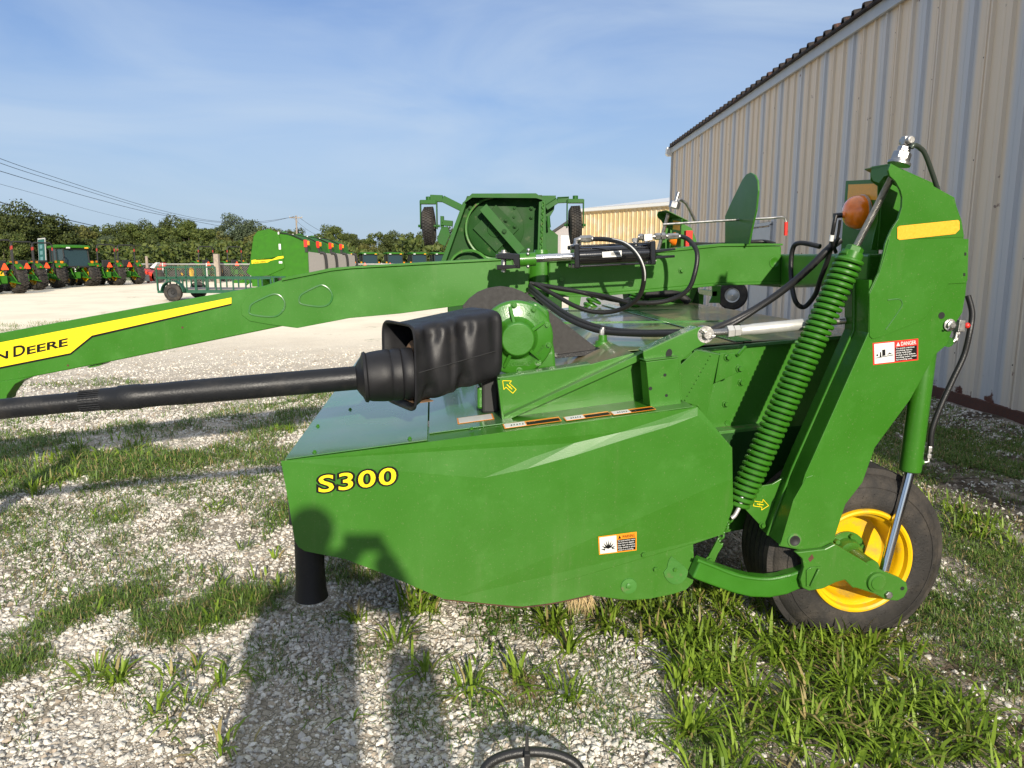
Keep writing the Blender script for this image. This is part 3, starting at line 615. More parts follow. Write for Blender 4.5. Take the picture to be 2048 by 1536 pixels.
# ---- tongue swing cylinder
CV = 1.22
cyl0 = mp(1150, 513, CV); cyl1 = mp(1300, 506, CV); cd = (cyl1 - cyl0).normalized()
sc_ = obj('swing_cylinder', G().cyl(cyl0, cyl1, .047, 28), M['blackmetal'], mw); sc_['label'] = 'black hydraulic tongue swing cylinder'
def endcap(p, nm):
    g = G()
    q = EV; g.box(p, .03, .125, .125, (cd, EV, cd.cross(EV).normalized()))
    o = obj(nm, g, M['blackmetal'], sc_, .006)
    for i in (-1, 1):
        for j in (-1, 1):
            obj('tie_rod_nut', G().hexa(p - cd * .016 + EV * (i * .048) + cd.cross(EV).normalized() * (j * .048), -cd, .012, .014), M['blackmetal'], o)
endcap(cyl0, 'cylinder_end'); endcap(cyl1, 'cylinder_end')
for i in (-1, 1):
    for j in (-1, 1):
        o_ = EV * (i * .052) + cd.cross(EV).normalized() * (j * .052)
        obj('tie_rod', G().cyl(cyl0 + o_, cyl1 + o_, .006, 10), M['blackmetal'], sc_)
obj('cylinder_rod', G().cyl(mp(1060, 518, CV), cyl0, .021, 20), M['chrome'], sc_)
obj('rod_collar', G().cyl(mp(1038, 520, CV), mp(1071, 518, CV), .036, 20), g_, sc_, .002)
for x, y in [(1056, 508), (1056, 533), (1057, 500)]: obj('clamp_bolt', G().sph(mp(x, y, CV - .03), .010, 10, 6), M['zinc'], sc_)
ck = obj('clevis', G().prism([mp(x, y, CV - .05) for x, y in [(994, 508), (1010, 506), (1040, 508), (1041, 537), (1030, 537), (1026, 520), (994, 518)]], EV * .10), M['blackmetal'], sc_, .005)
obj('clevis_plate', G().prism([mp(x, y, CV - .05) for x, y in [(994, 530), (1038, 530), (1038, 536), (994, 540)]], EV * .10), M['blackmetal'], ck, .003)
obj('clevis_pin', G().cyl(mp(1008, 500, CV), mp(1007, 544, CV), .014, 14).lathe(mp(1008, 506, CV), UP, [(0, .03), (.005, .03)], 16), M['zinc'], ck)
obj('white_label', G().prism([mp(x, y, CV - .049) - EV * .003 for x, y in [(1204, 504), (1243, 501), (1243, 513), (1205, 515)]], EV * .003), M['white'], sc_)
bg_ = G()
for i in range(9): bg_.prism([mp(1223 + i * 2, 504.5, CV - .0535), mp(1224 + i * 2, 504.5, CV - .0535), mp(1224 + i * 2, 511, CV - .0535), mp(1223 + i * 2, 511, CV - .0535)], EV * .0008)
obj('bar_marks', bg_, M['black'], sc_)
obj('rear_clevis', G().prism([mp(x, y, CV - .03) for x, y in [(1302, 500), (1350, 496), (1352, 500), (1310, 506)]], EV * .07).prism([mp(x, y, CV - .03) for x, y in [(1302, 512), (1350, 510), (1350, 515), (1302, 518)]], EV * .07), M['blackmetal'], sc_, .003)
# fittings
def fit(name, pts, r, parent, m='zinc', hexes=()):
    o = obj(name, G().tube(pts, r, 10, flat=True, sub=1), M[m], parent)
    for p, a, rr, h in hexes: obj('nut', G().hexa(p, a, rr, h), M[m], o)
    return o
fit('elbow_fitting', [mp(1152, 496, CV), mp(1152, 480, CV), mp(1165, 477, CV), mp(1185, 478, CV)], .015, sc_, hexes=[(mp(1153, 497, CV), UP, .022, .025), (mp(1160, 478, CV), cd, .019, .025), (mp(1168, 478, CV), cd, .020, .04)])
fit('elbow_fitting', [mp(1271, 492, CV), mp(1272, 477, CV)], .014, sc_, hexes=[(mp(1271, 484, CV), UP, .019, .02)])
vblk = obj('valve_block', G().prism([mp(x, y, CV - .03) for x, y in [(1288, 468), (1306, 467), (1306, 481), (1288, 483)]], EV * .05), M['zinc'], mw, .003)
fit('hose_coupling', [mp(1276, 474, CV), mp(1290, 474, CV), mp(1330, 472, CV), mp(1362, 473, CV)], .011, vblk, hexes=[(mp(1310, 473, CV), cd, .019, .03), (mp(1322, 473, CV), cd, .021, .025), (mp(1335, 473, CV), cd, .017, .06), (mp(1278, 474, CV), cd, .018, .02)])
obj('hitch_pin_clip', G().tube([mp(x, y, CV - .05) for x, y in [(1288, 533), (1292, 526), (1298, 524), (1304, 526), (1312, 521), (1300, 522)]], .0035, 6), M['zinc'], sc_)
# hoses
def hose(pts, r=.0125, m='hose', lab=None):
    o = obj('hydraulic_hose', G().tube([mp(*p) for p in pts], r, 10, sub=10), M[m], mw)
    if lab: o['label'] = lab
    return o
h1 = hose([(1185, 478, CV), (1215, 479, 1.16), (1250, 488, 1.05), (1275, 510, .98), (1288, 545, .98), (1282, 585, 1.05), (1262, 608, 1.12), (1230, 622, 1.2), (1190, 624, 1.25), (1150, 612, 1.3), (1110, 590, 1.38), (1070, 568, 1.45)], .0125, lab='looped hose with white printed stripe')
obj('printed_stripe', G().tube([mp(*p) for p in [(1195, 475.5, CV - .012), (1218, 477, 1.145), (1252, 486, 1.035), (1277, 510, .965), (1290, 545, .967), (1284, 582, 1.038), (1268, 603, 1.105)]], .0035, 6, sub=10), M['white'], h1)
hose([(1362, 473, CV), (1378, 480, 1.18), (1394, 505, 1.1), (1390, 545, 1.08), (1375, 580, 1.1), (1340, 600, 1.15), (1290, 606, 1.2), (1230, 600, 1.28), (1150, 582, 1.36), (1070, 568, 1.45)], .0125, lab='looped plain hose nearest the fin')
hose([(1060, 572, 1.44), (1090, 598, 1.25), (1140, 632, 1.0), (1200, 655, .85), (1270, 664, .7), (1340, 664, .55), (1395, 662, .42), (1420, 656, .40)], .0135)
hose([(1060, 580, 1.42), (1090, 606, 1.22), (1140, 640, .98), (1200, 662, .82), (1270, 668, .68), (1340, 668, .53), (1400, 668, .42)], .0135)
hose([(1060, 566, 1.46), (1120, 578, 1.4), (1200, 590, 1.3), (1260, 606, 1.2)], .011)
# harness from deck up to the lamp
hose([(1405, 668, .42), (1470, 640, .45), (1530, 606, .42), (1580, 570, .38), (1620, 535, .33), (1655, 500, .30), (1680, 480, .30)], .016)
hose([(1420, 672, .42), (1480, 640, .44), (1540, 600, .41), (1590, 562, .37), (1630, 527, .32), (1668, 492, .30)], .012)
hose([(1640, 493, .40), (1600, 486, .5), (1585, 500, .55), (1582, 550, .55), (1590, 600, .5), (1608, 614, .5), (1630, 590, .45), (1640, 560, .40), (1655, 520, .35), (1665, 480, .30)], .011)
hose([(1680, 605, .35), (1700, 612, .32), (1712, 590, .32), (1708, 560, .32)], .011)
hose([(1380, 488, 1.75), (1450, 489, 1.8), (1520, 483, 1.85), (1550, 488, 1.8)], .013)
hose([(1672, 430, .22), (1668, 450, .22), (1664, 480, .24), (1672, 505, .27)], .008)
hose([(1680, 440, .22), (1676, 470, .24), (1668, 500, .27)], .006)
obj('cable_tie', G().cyl(mp(1662, 482, .235), mp(1664, 470, .23), .0095, 10), M['white'], mw)
def uvz(p):
    d = p - Vector((OX, OY, 0)); return d.dot(EU), d.dot(EV), p.z
# ---- upright: near plate, box, hood, far mirror copy
def bezier_hood():
    return [(1781, 327), (1862, 370), (1908, 395), (1912, 412), (1922, 440), (1927, 470), (1928, 478), (1936, 478), (1934, 560), (1931, 590), (1925, 625), (1910, 648), (1902, 668), (1893, 690), (1870, 710), (1820, 800), (1750, 895), (1725, 965), (1690, 1010), (1664, 1090), (1640, 1104), (1615, 1106), (1590, 1098), (1558, 1092), (1586, 1030), (1610, 950), (1737, 665), (1738, 585), (1757, 545), (1765, 515), (1770, 490), (1775, 476), (1782, 460), (1795, 440), (1803, 415), (1804, 395), (1800, 380), (1790, 362), (1779, 352), (1776, 340)]
UVN = -.045
upr = plate('upright', bezier_hood(), UVN, .010, g_, mw, .002); upr['label'] = 'tall bright green upright plate with hooded top'
# lap plate (raised upper shield) with its rounded lower edge
lap = [(1777, 478), (1936, 478), (1934, 560), (1931, 566), (1895, 568), (1893, 575), (1860, 620), (1845, 640), (1760, 674), (1744, 678), (1738, 672), (1738, 588), (1757, 547), (1768, 512)]
obj('lapped_shield', G().prism([mp(x, y, UVN) for x, y in lap], -EV * .004), g_, upr, .0015)
hood = [(1781, 327), (1862, 370), (1908, 395), (1912, 412), (1922, 440), (1927, 470), (1927, 474), (1775, 480), (1783, 458), (1796, 438), (1803, 415), (1804, 395), (1800, 380), (1790, 362), (1779, 352), (1776, 340)]
obj('hood_side', G().prism([mp(x, y, UVN) for x, y in hood], -EV * .0025), g_, upr, .001)
# embossed mark
obj('embossed_crease', G().tube([mp(x, y, UVN) - EV * .0045 for x, y in [(1774, 600), (1796, 598), (1803, 606), (1799, 618), (1770, 659)]], .0022, 6, sub=5), M['deck'], upr)
flatq = lambda name, pts, m, off: obj(name, G().prism([mp(x, y, UVN) - EV * off for x, y in pts], -EV * .0007), m, upr)
o = flatq('amber_reflector', [(1793, 455), (1797, 452), (1914, 440), (1917, 443), (1917, 459), (1908, 468), (1797, 480), (1793, 477)], M['amberref'], .0050)
dg = decal('safety_decal', [(1745, 686), (1836, 677), (1836, 720), (1746, 730)], UVN, upr, 'DANGER', 'red and white danger decal on the upright', ['To avoid a serious', 'crushing injury,', 'close hydraulic', 'lockup valve before', 'working under raised', 'harvesting unit.'], pict='crush', top='redlab', off=.0002)
obj('hole', G().lathe(mp(1883, 631, UVN) - EV * .0008, EV, [(0, .0135), (.0006, .0135)], 20), M['dark'], upr)
for x, y in [(1929, 508), (1927, 549)]: obj('slot', G().prism([mp(x - 2, y - 3, UVN) - EV * .0052, mp(x + 2, y - 3, UVN) - EV * .0052, mp(x + 2, y + 3, UVN) - EV * .0052, mp(x - 2, y + 3, UVN) - EV * .0052], EV * .0006), M['dark'], upr)
# boss in lower plate
obj('lower_doubler', G().prism([mp(x, y, UVN) for x, y in [(1586, 1000), (1612, 955), (1625, 950), (1680, 966), (1694, 972), (1690, 1008), (1664, 1088), (1640, 1102), (1615, 1104), (1590, 1096), (1560, 1090)]], -EV * .003), g_, upr, .001)
obj('pivot_boss', G().lathe(mp(1588, 1080, UVN) - EV * .003, -EV, [(0, .030), (.004, .028), (.005, .018), (.002, .014), (.002, .006)], 28), M['skid'], upr)
obj('boss_socket', G().lathe(mp(1588, 1080, UVN) - EV * .0035, -EV, [(0, .0215), (.006, .0215), (.006, .016), (.003, .012)], 24), M['blackpl'], upr)
# box behind the near plate: dark front face, far plate
fA = [mp(1738, 560, UVN + .011), mp(1737, 665, UVN + .011), mp(1610, 950, UVN + .011), mp(1558, 1088, UVN + .011)]
fB = [p + EV * .165 for p in fA]
web_ = obj('upright_front_web', G().add(fA + fB + [p + EU * .012 for p in fA] + [p + EU * .012 for p in fB],
    [(0, 1, 5, 4), (1, 2, 6, 5), (2, 3, 7, 6), (8, 12, 13, 9), (9, 13, 14, 10), (10, 14, 15, 11), (0, 4, 12, 8), (3, 11, 15, 7), (0, 8, 9, 1), (1, 9, 10, 2), (2, 10, 11, 3), (4, 5, 13, 12), (5, 6, 14, 13), (6, 7, 15, 14)]), g_, upr)
obj('upright_far_plate', G().prism([fB[0], fB[1], fB[2], fB[3], fB[3] + EU * .10, fB[2] + EU * .20, fB[1] + EU * .22, fB[0] + EU * .2], EV * .008), g_, upr, .002)
# long weld lip
obj('web_lip', G().tube([p + EV * .10 - EU * .003 for p in fA], .006, 8, flat=True), g_, upr)
# ear plate at lower front
earp = plate('spring_anchor_plate', [(1486, 984), (1500, 976), (1545, 968), (1572, 952), (1583, 935), (1600, 900), (1556, 1040), (1535, 1068), (1520, 1050), (1490, 1018)], .11, .010, g_, mw, .0015)
obj('bolt', G().bolt(mp(1525, 1050, .108), -EV, .010), g_, earp)
arrow((1522, 1009), math.radians(8), 15, .11, earp, -.001)
# hood inner: back plate + roof lip + lamp plate
roof_px = [(1781, 327), (1830, 353), (1862, 370)]
P3 = [mp(x, y, UVN) for x, y in roof_px]
hr = obj('hood_roof', G().add(P3 + [p + EV * .17 for p in P3] + [p - UP * .004 for p in P3] + [p + EV * .17 - UP * .004 for p in P3], [(0, 1, 4, 3), (1, 2, 5, 4), (6, 9, 10, 7), (7, 10, 11, 8), (0, 3, 9, 6), (2, 8, 11, 5), (0, 6, 7, 1), (1, 7, 8, 2), (3, 4, 10, 9), (4, 5, 11, 10)]), g_, upr)
obj('hood_far_side', G().prism([mp(x, y, .155) for x, y in [(1742, 334), (1800, 336), (1880, 372), (1880, 500), (1742, 500), (1748, 470), (1756, 440), (1756, 372), (1742, 362)]], EV * .006), g_, upr, .001)
obj('hood_lip', G().prism([mpu(x, y, uvz(P3[0])[0] + .002) for x, y in [(1743, 333), (1781, 327), (1778, 350), (1768, 353), (1758, 366), (1746, 362), (1741, 350)]], EU * .005), g_, upr, .001)
U1 = uvz(mp(1760, 400, .16))[0]
obj('hood_back', G().prism([mu(U1 + .12, -.03, 1.58), mu(U1 + .12, -.03, 1.80), mu(U1 + .12, .155, 1.80), mu(U1 + .12, .155, 1.58)], EU * .006), g_, upr)
for z in (1.78, 1.66): obj('bolt', G().sph(mu(U1 + .118, .08, z), .007, 10, 6), M['zinc'], upr)
def lamp_plate(par, um, v0, z0, z1, wv, amberside=True):
    lp = obj('lamp_plate', G().prism([mu(um, v0, z0), mu(um, v0, z1 - .02), mu(um, v0 + wv, z1), mu(um, v0 + wv, z0)], EU * .006), M['green'], par, .001)
    lp['label'] = 'dark shaded lamp plate with amber tape'
    obj('amber_reflector', G().prism([mu(um, v0 + .03, z1 - .10), mu(um, v0 + .03, z1 - .035), mu(um, v0 + wv - .025, z1 - .018), mu(um, v0 + wv - .025, z1 - .083)], -EU * .001), M['amberref'], lp)
    return lp
U2 = uvz(mp(1715, 420, .32))[0]
lp = lamp_plate(upr, U2, .15, 1.595, 1.935, .28)
lc = mu(U2 - .020, .275, 1.792)
lm = obj('amber_lamp', G().lathe(lc, -EU, [(-.02, .067), (0, .070), (.016, .069), (.032, .063), (.046, .052), (.056, .036), (.062, .016), (.063, .003)], 36), M['amber'], upr); lm['label'] = 'round amber warning lamp'
obj('lamp_bezel', G().lathe(lc + EU * .004, EU, [(0, .072), (.010, .072), (.012, .066)], 36), M['silver'], lm)
obj('lamp_socket', G().cyl(lc - EU * .045 - UP * .01, lc - EU * .065 - UP * .012 + EV * .01, .013, 14), M['amber'], lm)
obj('lamp_plug', G().cyl(lc - EU * .065 - UP * .012 + EV * .01, lc - EU * .10 - UP * .015 + EV * .02, .011, 10), M['hose'], lm)
obj('bolt', G().sph(lc - EU * .05 + EV * .0, .004, 8, 5), M['zinc'], lm)
# top bolt and clevis with bent rod
tb = mp(1800, 322, .03)
sa = (mp(1810, 292, .03) - mp(1797, 330, .03)).normalized()
tp = obj('adjuster_nut', G().lathe(tb - sa * .015, sa, [(0, .042), (.010, .042), (.012, .034), (.02, .034)], 28).hexa(tb + sa * .006, sa, .034, .03).hexa(tb + sa * .036, sa, .024, .02), M['zinc'], mw, .001)
obj('threaded_end', G().cyl(tb, tb + sa * .07, .011, 14), M['zinc'], tp)
yk = tb + sa * .078
obj('yoke', G().box(yk, .035, .03, .034).cyl(yk - EV * .03, yk + EV * .03, .016, 14), M['zinc'], tp, .004)
rb = obj('lift_link_rod', G().tube([mp(1822, 296, .0), mp(1828, 290, .0), mp(1840, 296, .02), mp(1852, 312, .03), mp(1874, 375, .06), mp(1890, 430, .1)], .0095, 10, sub=5), M['rodgrey'], mw)
# spring with threaded rod
def spring(par, A, B, r, w_, turns, nm='coil_spring', mm='green', per=14):
    A = Vector(A); B = Vector(B); ax = (B - A).normalized(); a = ax.orthogonal().normalized(); b = ax.cross(a); Ln = (B - A).length
    pts = [A + ax * (Ln * i / (turns * per)) + (a * math.cos(2 * math.pi * i / per) + b * math.sin(2 * math.pi * i / per)) * r * (1 if 3 < i < turns * per - 6 else .85) for i in range(turns * per + 1)]
    return obj(nm, G().tube(pts, w_, 8, flat=True), M[mm], par)
sA = mp(1703, 512, .085); sB = mp(1476, 1008, .085)
spg = spring(mw, sA, sB, .047, .0098, 44); spg['label'] = 'long green tension coil spring'
spu = (sA - sB).normalized()
obj('spring_plug', G().cyl(sA - spu * .02, sA + spu * .015, .042, 24).hexa(sA + spu * .012, spu, .034, .028), g_, mw)
obj('spring_core', G().cyl(sA, sA * .02 + sB * .98, .037, 20), M['oldshade'], spg)
tr_end = mp(1784, 356, .05)
def threaded(a, b, r, par, nm='threaded_rod', m='zinc', pitch=.005):
    n = int((b - a).length / pitch); pr = []
    for i in range(n): pr += [(i * pitch, r * .94), (i * pitch + pitch * .5, r * 1.05)]
    return obj(nm, G().lathe(a, b - a, pr, 16, smooth=False), M[m], par)
threaded(sA + spu * .02, tr_end + spu * .03, .0135, mw)
# chain at the foot of the spring
def chain(par, A, B, n, r=.009, w_=.0032, nm='chain', m='green'):
    A = Vector(A); B = Vector(B); ax = (B - A).normalized(); s1 = ax.orthogonal().normalized(); s2 = ax.cross(s1); g = G()
    st = (B - A).length / n
    for i in range(n):
        c_ = A + ax * st * (i + .5); s = s1 if i % 2 else s2
        g.tube([c_ + ax * (st * .62 * math.sin(t)) * 1.0 + s * (r * math.cos(t)) for t in [k * math.pi / 5 for k in range(10)]], w_, 6, closed=True, sub=1, flat=True)
    return obj(nm, g, M[m], par)
hk = obj('spring_hook', G().tube([mp(1478, 1000, .085), mp(1484, 992, .06), mp(1480, 1010, .055), mp(1470, 1030, .05), mp(1463, 1036, .05)], .009, 10), M['silver'], spg)
chain(spg, mp(1462, 1034, .06), mp(1436, 1084, .06), 6, .011, .0048)
# rear curved arm
def ribbon(name, cl, hw, v0, v1, m, par, bev=.008):
    topp = []; bot_ = []
    n = len(cl)
    for i, (x, y) in enumerate(cl):
        x0, y0 = cl[max(0, i - 1)]; x1, y1 = cl[min(n - 1, i + 1)]
        d = math.hypot(x1 - x0, y1 - y0); nx, ny = -(y1 - y0) / d, (x1 - x0) / d
        h_ = hw[i] if isinstance(hw, list) else hw
        topp.append((x - nx * h_, y - ny * h_)); bot_.append((x + nx * h_, y + ny * h_))
    return obj(name, G().prism([mp(x, y, v0) for x, y in topp + bot_[::-1]], EV * (v1 - v0)), m, par, bev, 3)
ca_ = ribbon('curved_link_arm', [(1393, 1138), (1402, 1142), (1440, 1156), (1475, 1168), (1505, 1175), (1540, 1177), (1570, 1172), (1600, 1160), (1625, 1148)], [20, 20, 20, 20, 20, 19, 18, 17, 16], -.045, .015, M['cast'], mw)
obj('raised_web', G().tube([mp(x, y, -.040) for x, y in [(1394, 1120), (1425, 1132), (1465, 1148), (1500, 1156), (1540, 1158), (1580, 1150)]], .008, 8), M['cast'], ca_)
lug = plate('chain_lug', [(1410, 1128), (1420, 1108), (1434, 1082), (1443, 1088), (1447, 1086), (1446, 1092), (1436, 1108), (1428, 1128), (1420, 1142), (1412, 1140)], .04, .012, g_, mw)
obj('bolt', G().bolt(mp(1419, 1120, .038), -EV, .012), g_, lug)
# axle arm plate
aap = plate('wheel_arm_plate', [(1591, 1105), (1650, 1098), (1670, 1088), (1740, 1130), (1766, 1142), (1800, 1156), (1813, 1165), (1816, 1180), (1808, 1195), (1795, 1202), (1772, 1200), (1750, 1188), (1712, 1176), (1706, 1176), (1690, 1160), (1672, 1165), (1645, 1178), (1618, 1182), (1605, 1176), (1601, 1160), (1608, 1135), (1605, 1118)], -.075, .022, g_, mw, .004)
obj('hub_boss', G().lathe(mp(1752, 1163, -.075), -EV, [(0, .042), (.012, .040), (.014, .030), (.018, .028), (.018, .0)], 32), g_, aap)
obj('bolt', G().hexa(mp(1776, 1189, -.076), -EV, .016, .012), M['zinc'], aap)
obj('hole', G().lathe(mp(1805, 1177, -.0765), EV, [(0, .0085), (.0006, .0085)], 14), M['dark'], aap)
obj('retainer', G().prism([mp(x, y, -.076) for x, y in [(1612, 1140), (1620, 1134), (1640, 1132), (1642, 1142), (1626, 1175), (1612, 1172)]], -EV * .005).cyl(mp(1638, 1138, -.088), mp(1622, 1172, -.088), .005, 8), g_, aap, .001)
obj('axle', G().cyl(mu(1.408, -.07, .36), mu(1.408, .34, .36), .035, 20), g_, mw)
obj('paint_scratch', G().prism([mp(x, y, -.0755) for x, y in [(1616, 1118), (1624, 1108), (1628, 1116), (1620, 1124)]], -EV * .0005), M['rust'], aap)
# ---- wheel
def big_wheel():
    c0 = mu(1.408, .0, .360); R = .389
    tilt = (EV + EU * .0).normalized()
    prof = [(.012, .222), (.0, .235), (-.003, .26), (.000, .30), (.012, .335), (.030, .360), (.040, .366)]
    x = .045
    for i in range(6):
        prof += [(x, R), (x + .030, R + .003), (x + .032, R - .014), (x + .041, R - .014)]; x += .043
    prof += [(x, R), (x + .02, .356), (x + .03, .33), (x + .04, .28), (x + .035, .235), (x + .02, .222)]
    whl = obj('tyre', G().lathe(c0, tilt, prof, 96, closed=True), M['rubber'], mw)
    whl.name = 'wheel_tyre'; whl['label'] = 'wide ribbed implement tyre'
    w_ = x + .03
    for rr in (.262, .318): obj('sidewall_bead', G().tube([c0 + tilt * (-.001 if rr < .3 else .004) + (EU * math.cos(t) + UP * math.sin(t)) * rr for t in [k * 2 * math.pi / 48 for k in range(48)]], .0022, 6, closed=True, sub=1, flat=True), M['rubber'], whl)
    sg = G()
    for k in range(110):
        t = random.random() * 6.283; r = random.uniform(.24, .345); p = c0 + tilt * (.0 if r < .3 else .012) + (EU * math.cos(t) + UP * math.sin(t)) * r
        sg.cyl(p, p - tilt * .007 + UP * random.uniform(-.003, .003), .0008, 4)
    obj('rubber_hairs', sg, M['rubber'], whl)
    rim = obj('rim', G().lathe(c0, tilt, [(.022, .226), (.006, .226), (-.004, .222), (-.006, .214), (.000, .205), (.020, .200), (.028, .188), (.045, .182), (.11, .176), (.125, .165), (.132, .13), (.130, .06), (.132, .055), (.145, .055), (.150, .16), (.20, .19), (.23, .21), (.235, .226)], 72, caps=False), M['yellow'], mw); rim['label'] = 'deep yellow steel rim'
    hub = obj('hub', G().lathe(c0 + tilt * .128, -tilt, [(0, .085), (.010, .085), (.012, .06), (.05, .052), (.06, .04), (.075, .036)], 28), g_, rim)
    for k in range(6):
        t = k * math.pi / 3 + .3; p = c0 + tilt * .118 + (EU * math.cos(t) + UP * math.sin(t)) * .068
        obj('wheel_bolt', G().hexa(p, -tilt, .012, .018), g_, hub)
big_wheel()
# far wheel, same build but simple
cf = mu(1.45, 2.78, .372)
fw = obj('far_tyre', G().lathe(cf, EV, [(.0, .235), (.0, .30), (.03, .352), (.045, .372), (.25, .372), (.28, .33), (.28, .235)], 56, closed=True), M['rubber'], mw)
obj('rim', G().lathe(cf, EV, [(.01, .22), (.03, .2), (.12, .17), (.13, .05), (.15, .05), (.25, .22)], 40, caps=False), M['yellow'], fw)
# lift cylinder
lc0 = mp(1852, 690, .03); lc1 = mp(1820, 942, .0); lr1 = mp(1768, 1140, -.045)
lcy = obj('lift_cylinder', G().lathe(lc1, lc0 - lc1, [(-.005, .030), (0, .040), (.01, .042), ((lc0 - lc1).length, .042)], 32), g_, mw); lcy['label'] = 'green wheel lift cylinder'
obj('cylinder_rod', G().cyl(lc1, lr1, .0195, 24), M['chrome'], lcy)
obj('port_boss', G().cyl(mp(1832, 925, .0), mp(1846, 924, .0), .012, 12), g_, lcy)
fit('elbow_fitting', [mp(1842, 925, .0), mp(1856, 923, .0), mp(1857, 908, .0), mp(1862, 885, .0)], .0085, lcy, hexes=[(mp(1857, 915, .0), UP, .013, .016), (mp(1859, 903, .0), UP, .011, .022)])
lh = obj('hydraulic_hose', G().tube([mp(1861, 892, .0), mp(1864, 860, .0), mp(1880, 815, .0), mp(1905, 760, .0), mp(1928, 710, .0), mp(1940, 660, .0), mp(1944, 625, .02), mp(1936, 592, .05)], .0115, 10, sub=8), M['hose'], mw); lh['label'] = 'black hose hanging behind the lift cylinder'
hp = mp(1899, 650, -.05)
hpn = obj('clevis_pin', G().lathe(hp, -EV, [(-.02, .014), (0, .024), (.003, .024), (.004, .017), (.016, .017), (.018, .012), (.022, .010)], 24), M['zinc'], mw)
obj('split_pin', G().tube([hp - EV * .012 - UP * .002 + EU * .02, hp - EV * .014, hp - EV * .016 - EU * .018 - UP * .016, hp - EV * .014 - EU * .024 - UP * .012], .0035, 6), M['zinc'], hpn)
hv = obj('lock_valve', G().prism([mp(x, y, -.03) for x, y in [(1920, 640), (1932, 641), (1930, 664), (1916, 664)]], EV * .05), M['zinc'], mw, .002)
obj('red_knob', G().sph(mp(1934, 651, -.02), .012, 12, 8), M['red'], hv)
fit('elbow_fitting', [mp(1913, 664, -.01), mp(1911, 678, -.01), mp(1905, 684, -.01)], .010, hv, hexes=[(mp(1914, 668, -.01), UP, .014, .012), (mp(1911, 680, -.01), UP, .012, .012)])
obj('lug_boss', G().cyl(mp(1896, 684, -.04), mp(1896, 684, .04), .020, 20), g_, mw)
# turnbuckle top link
tl0 = mp(1408, 668, .15); tl1 = mp(1700, 640, .14); td = (tl1 - tl0).normalized(); LL = (tl1 - tl0).length
eye = obj('top_link_eye', G().lathe(tl0 - EV * .02, EV, [(0, .034), (.04, .034), (.04, .016), (0, .016)], 28, closed=True), M['zinc'], mw)
threaded(tl0 + td * .03, tl0 + td * .12, .0145, eye)
tlk = obj('top_link', G().hexa(tl0 + td * .095, td, .026, .028).hexa(tl0 + td * .124, td, .024, .026).lathe(tl0 + td * .15, td, [(0, .019), (.004, .0215), (.04, .0215), (.05, .0235), (.30, .0245), (.31, .021)], 24), M['silver'], mw); tlk['label'] = 'silver turnbuckle top link'
threaded(tl0 + td * .45, tl1 + td * .02, .0145, tlk)
obj('link_pin', G().cyl(tl0 - EV * .045, tl0 + EV * .05, .015, 16).tube([tl0 - EV * .035 - EU * .028 + UP * .02, tl0 - EV * .036 , tl0 - EV * .037 + EU * .02 - UP * .012, tl0 - EV * .036 + EU * .034 - UP * .004, tl0 - EV * .035 + EU * .02 - UP * .004], .003, 6), M['zinc'], mw)
# ---- far upright with its lamp plate
def shift(px, dv):   # same outline 2.93 m further over
    return [mp(x, y, UVN) + EV * dv for x, y in px]
fu = obj('far_upright', G().prism(shift(bezier_hood(), 2.93), EV * .010), g_, mw, .002)
fr3 = [p + EV * 2.73 for p in P3]
obj('hood_roof', G().add(fr3 + [p + EV * .20 for p in fr3] + [p - UP * .004 for p in fr3] + [p + EV * .2 - UP * .004 for p in fr3], [(0, 1, 4, 3), (1, 2, 5, 4), (6, 9, 10, 7), (7, 10, 11, 8), (0, 3, 9, 6), (2, 8, 11, 5), (0, 6, 7, 1), (1, 7, 8, 2), (3, 4, 10, 9), (4, 5, 11, 10)]), g_, fu)
lp2 = lamp_plate(fu, U2, 2.62, 1.595, 1.900, .22)
obj('amber_lamp', G().lathe(mu(U2 - .02, 2.70, 1.74), -EU, [(0, .05), (.02, .045), (.04, .02)], 20), M['amber'], lp2)
obj('red_lamp', G().prism([mu(U2 + .03, 2.60, 1.66), mu(U2 + .08, 2.60, 1.66), mu(U2 + .08, 2.60, 1.80), mu(U2 + .03, 2.60, 1.80)], EV * .05), M['red'], lp2, .004)
spring(fu, mu(1.30, 2.72, 1.60), mu(.9, 2.72, .72), .047, .0098, 38, per=10)
threaded(mu(1.31, 2.72, 1.60), mu(1.40, 2.74, 1.93), .0135, fu)
obj('lift_link_rod', G().tube([p + EV * 2.75 for p in [mp(1822, 296, .0), mp(1828, 288, .0), mp(1840, 296, .02), mp(1852, 312, .03), mp(1874, 375, .06)]], .011, 8), M['zinc'], fu)
obj('adjuster_nut', G().hexa(tb + EV * 2.75, sa, .04, .05).cyl(tb + EV * 2.75, tb + sa * .12 + EV * 2.75, .014), M['zinc'], fu)
# clutter on the far deck edge
obj('far_hose_guard', G().tube([mu(1.05, 2.7, 1.26), mu(1.25, 2.75, 1.33), mu(1.5, 2.8, 1.33), mu(1.6, 2.8, 1.27)], .03, 10), M['blackpl'], mw)
obj('far_spring_bracket', G().prism([mu(.70, 2.95, 1.20), mu(.78, 2.95, 1.20), mu(.80, 2.95, 1.34), mu(.70, 2.95, 1.36)], EV * .01), g_, mw)
obj('far_coil_spring', G(), g_, mw) if False else spring(mw, mu(.85, 3.0, 1.18), mu(1.02, 3.0, 1.46), .05, .012, 8, 'coil_spring')
obj('far_housing', G().prism([mu(1.18, 2.95, 1.24), mu(1.75, 2.95, 1.24), mu(1.72, 2.95, 1.45), mu(1.15, 2.95, 1.45)], EV * .2), M['oldshade'], mw, .02)
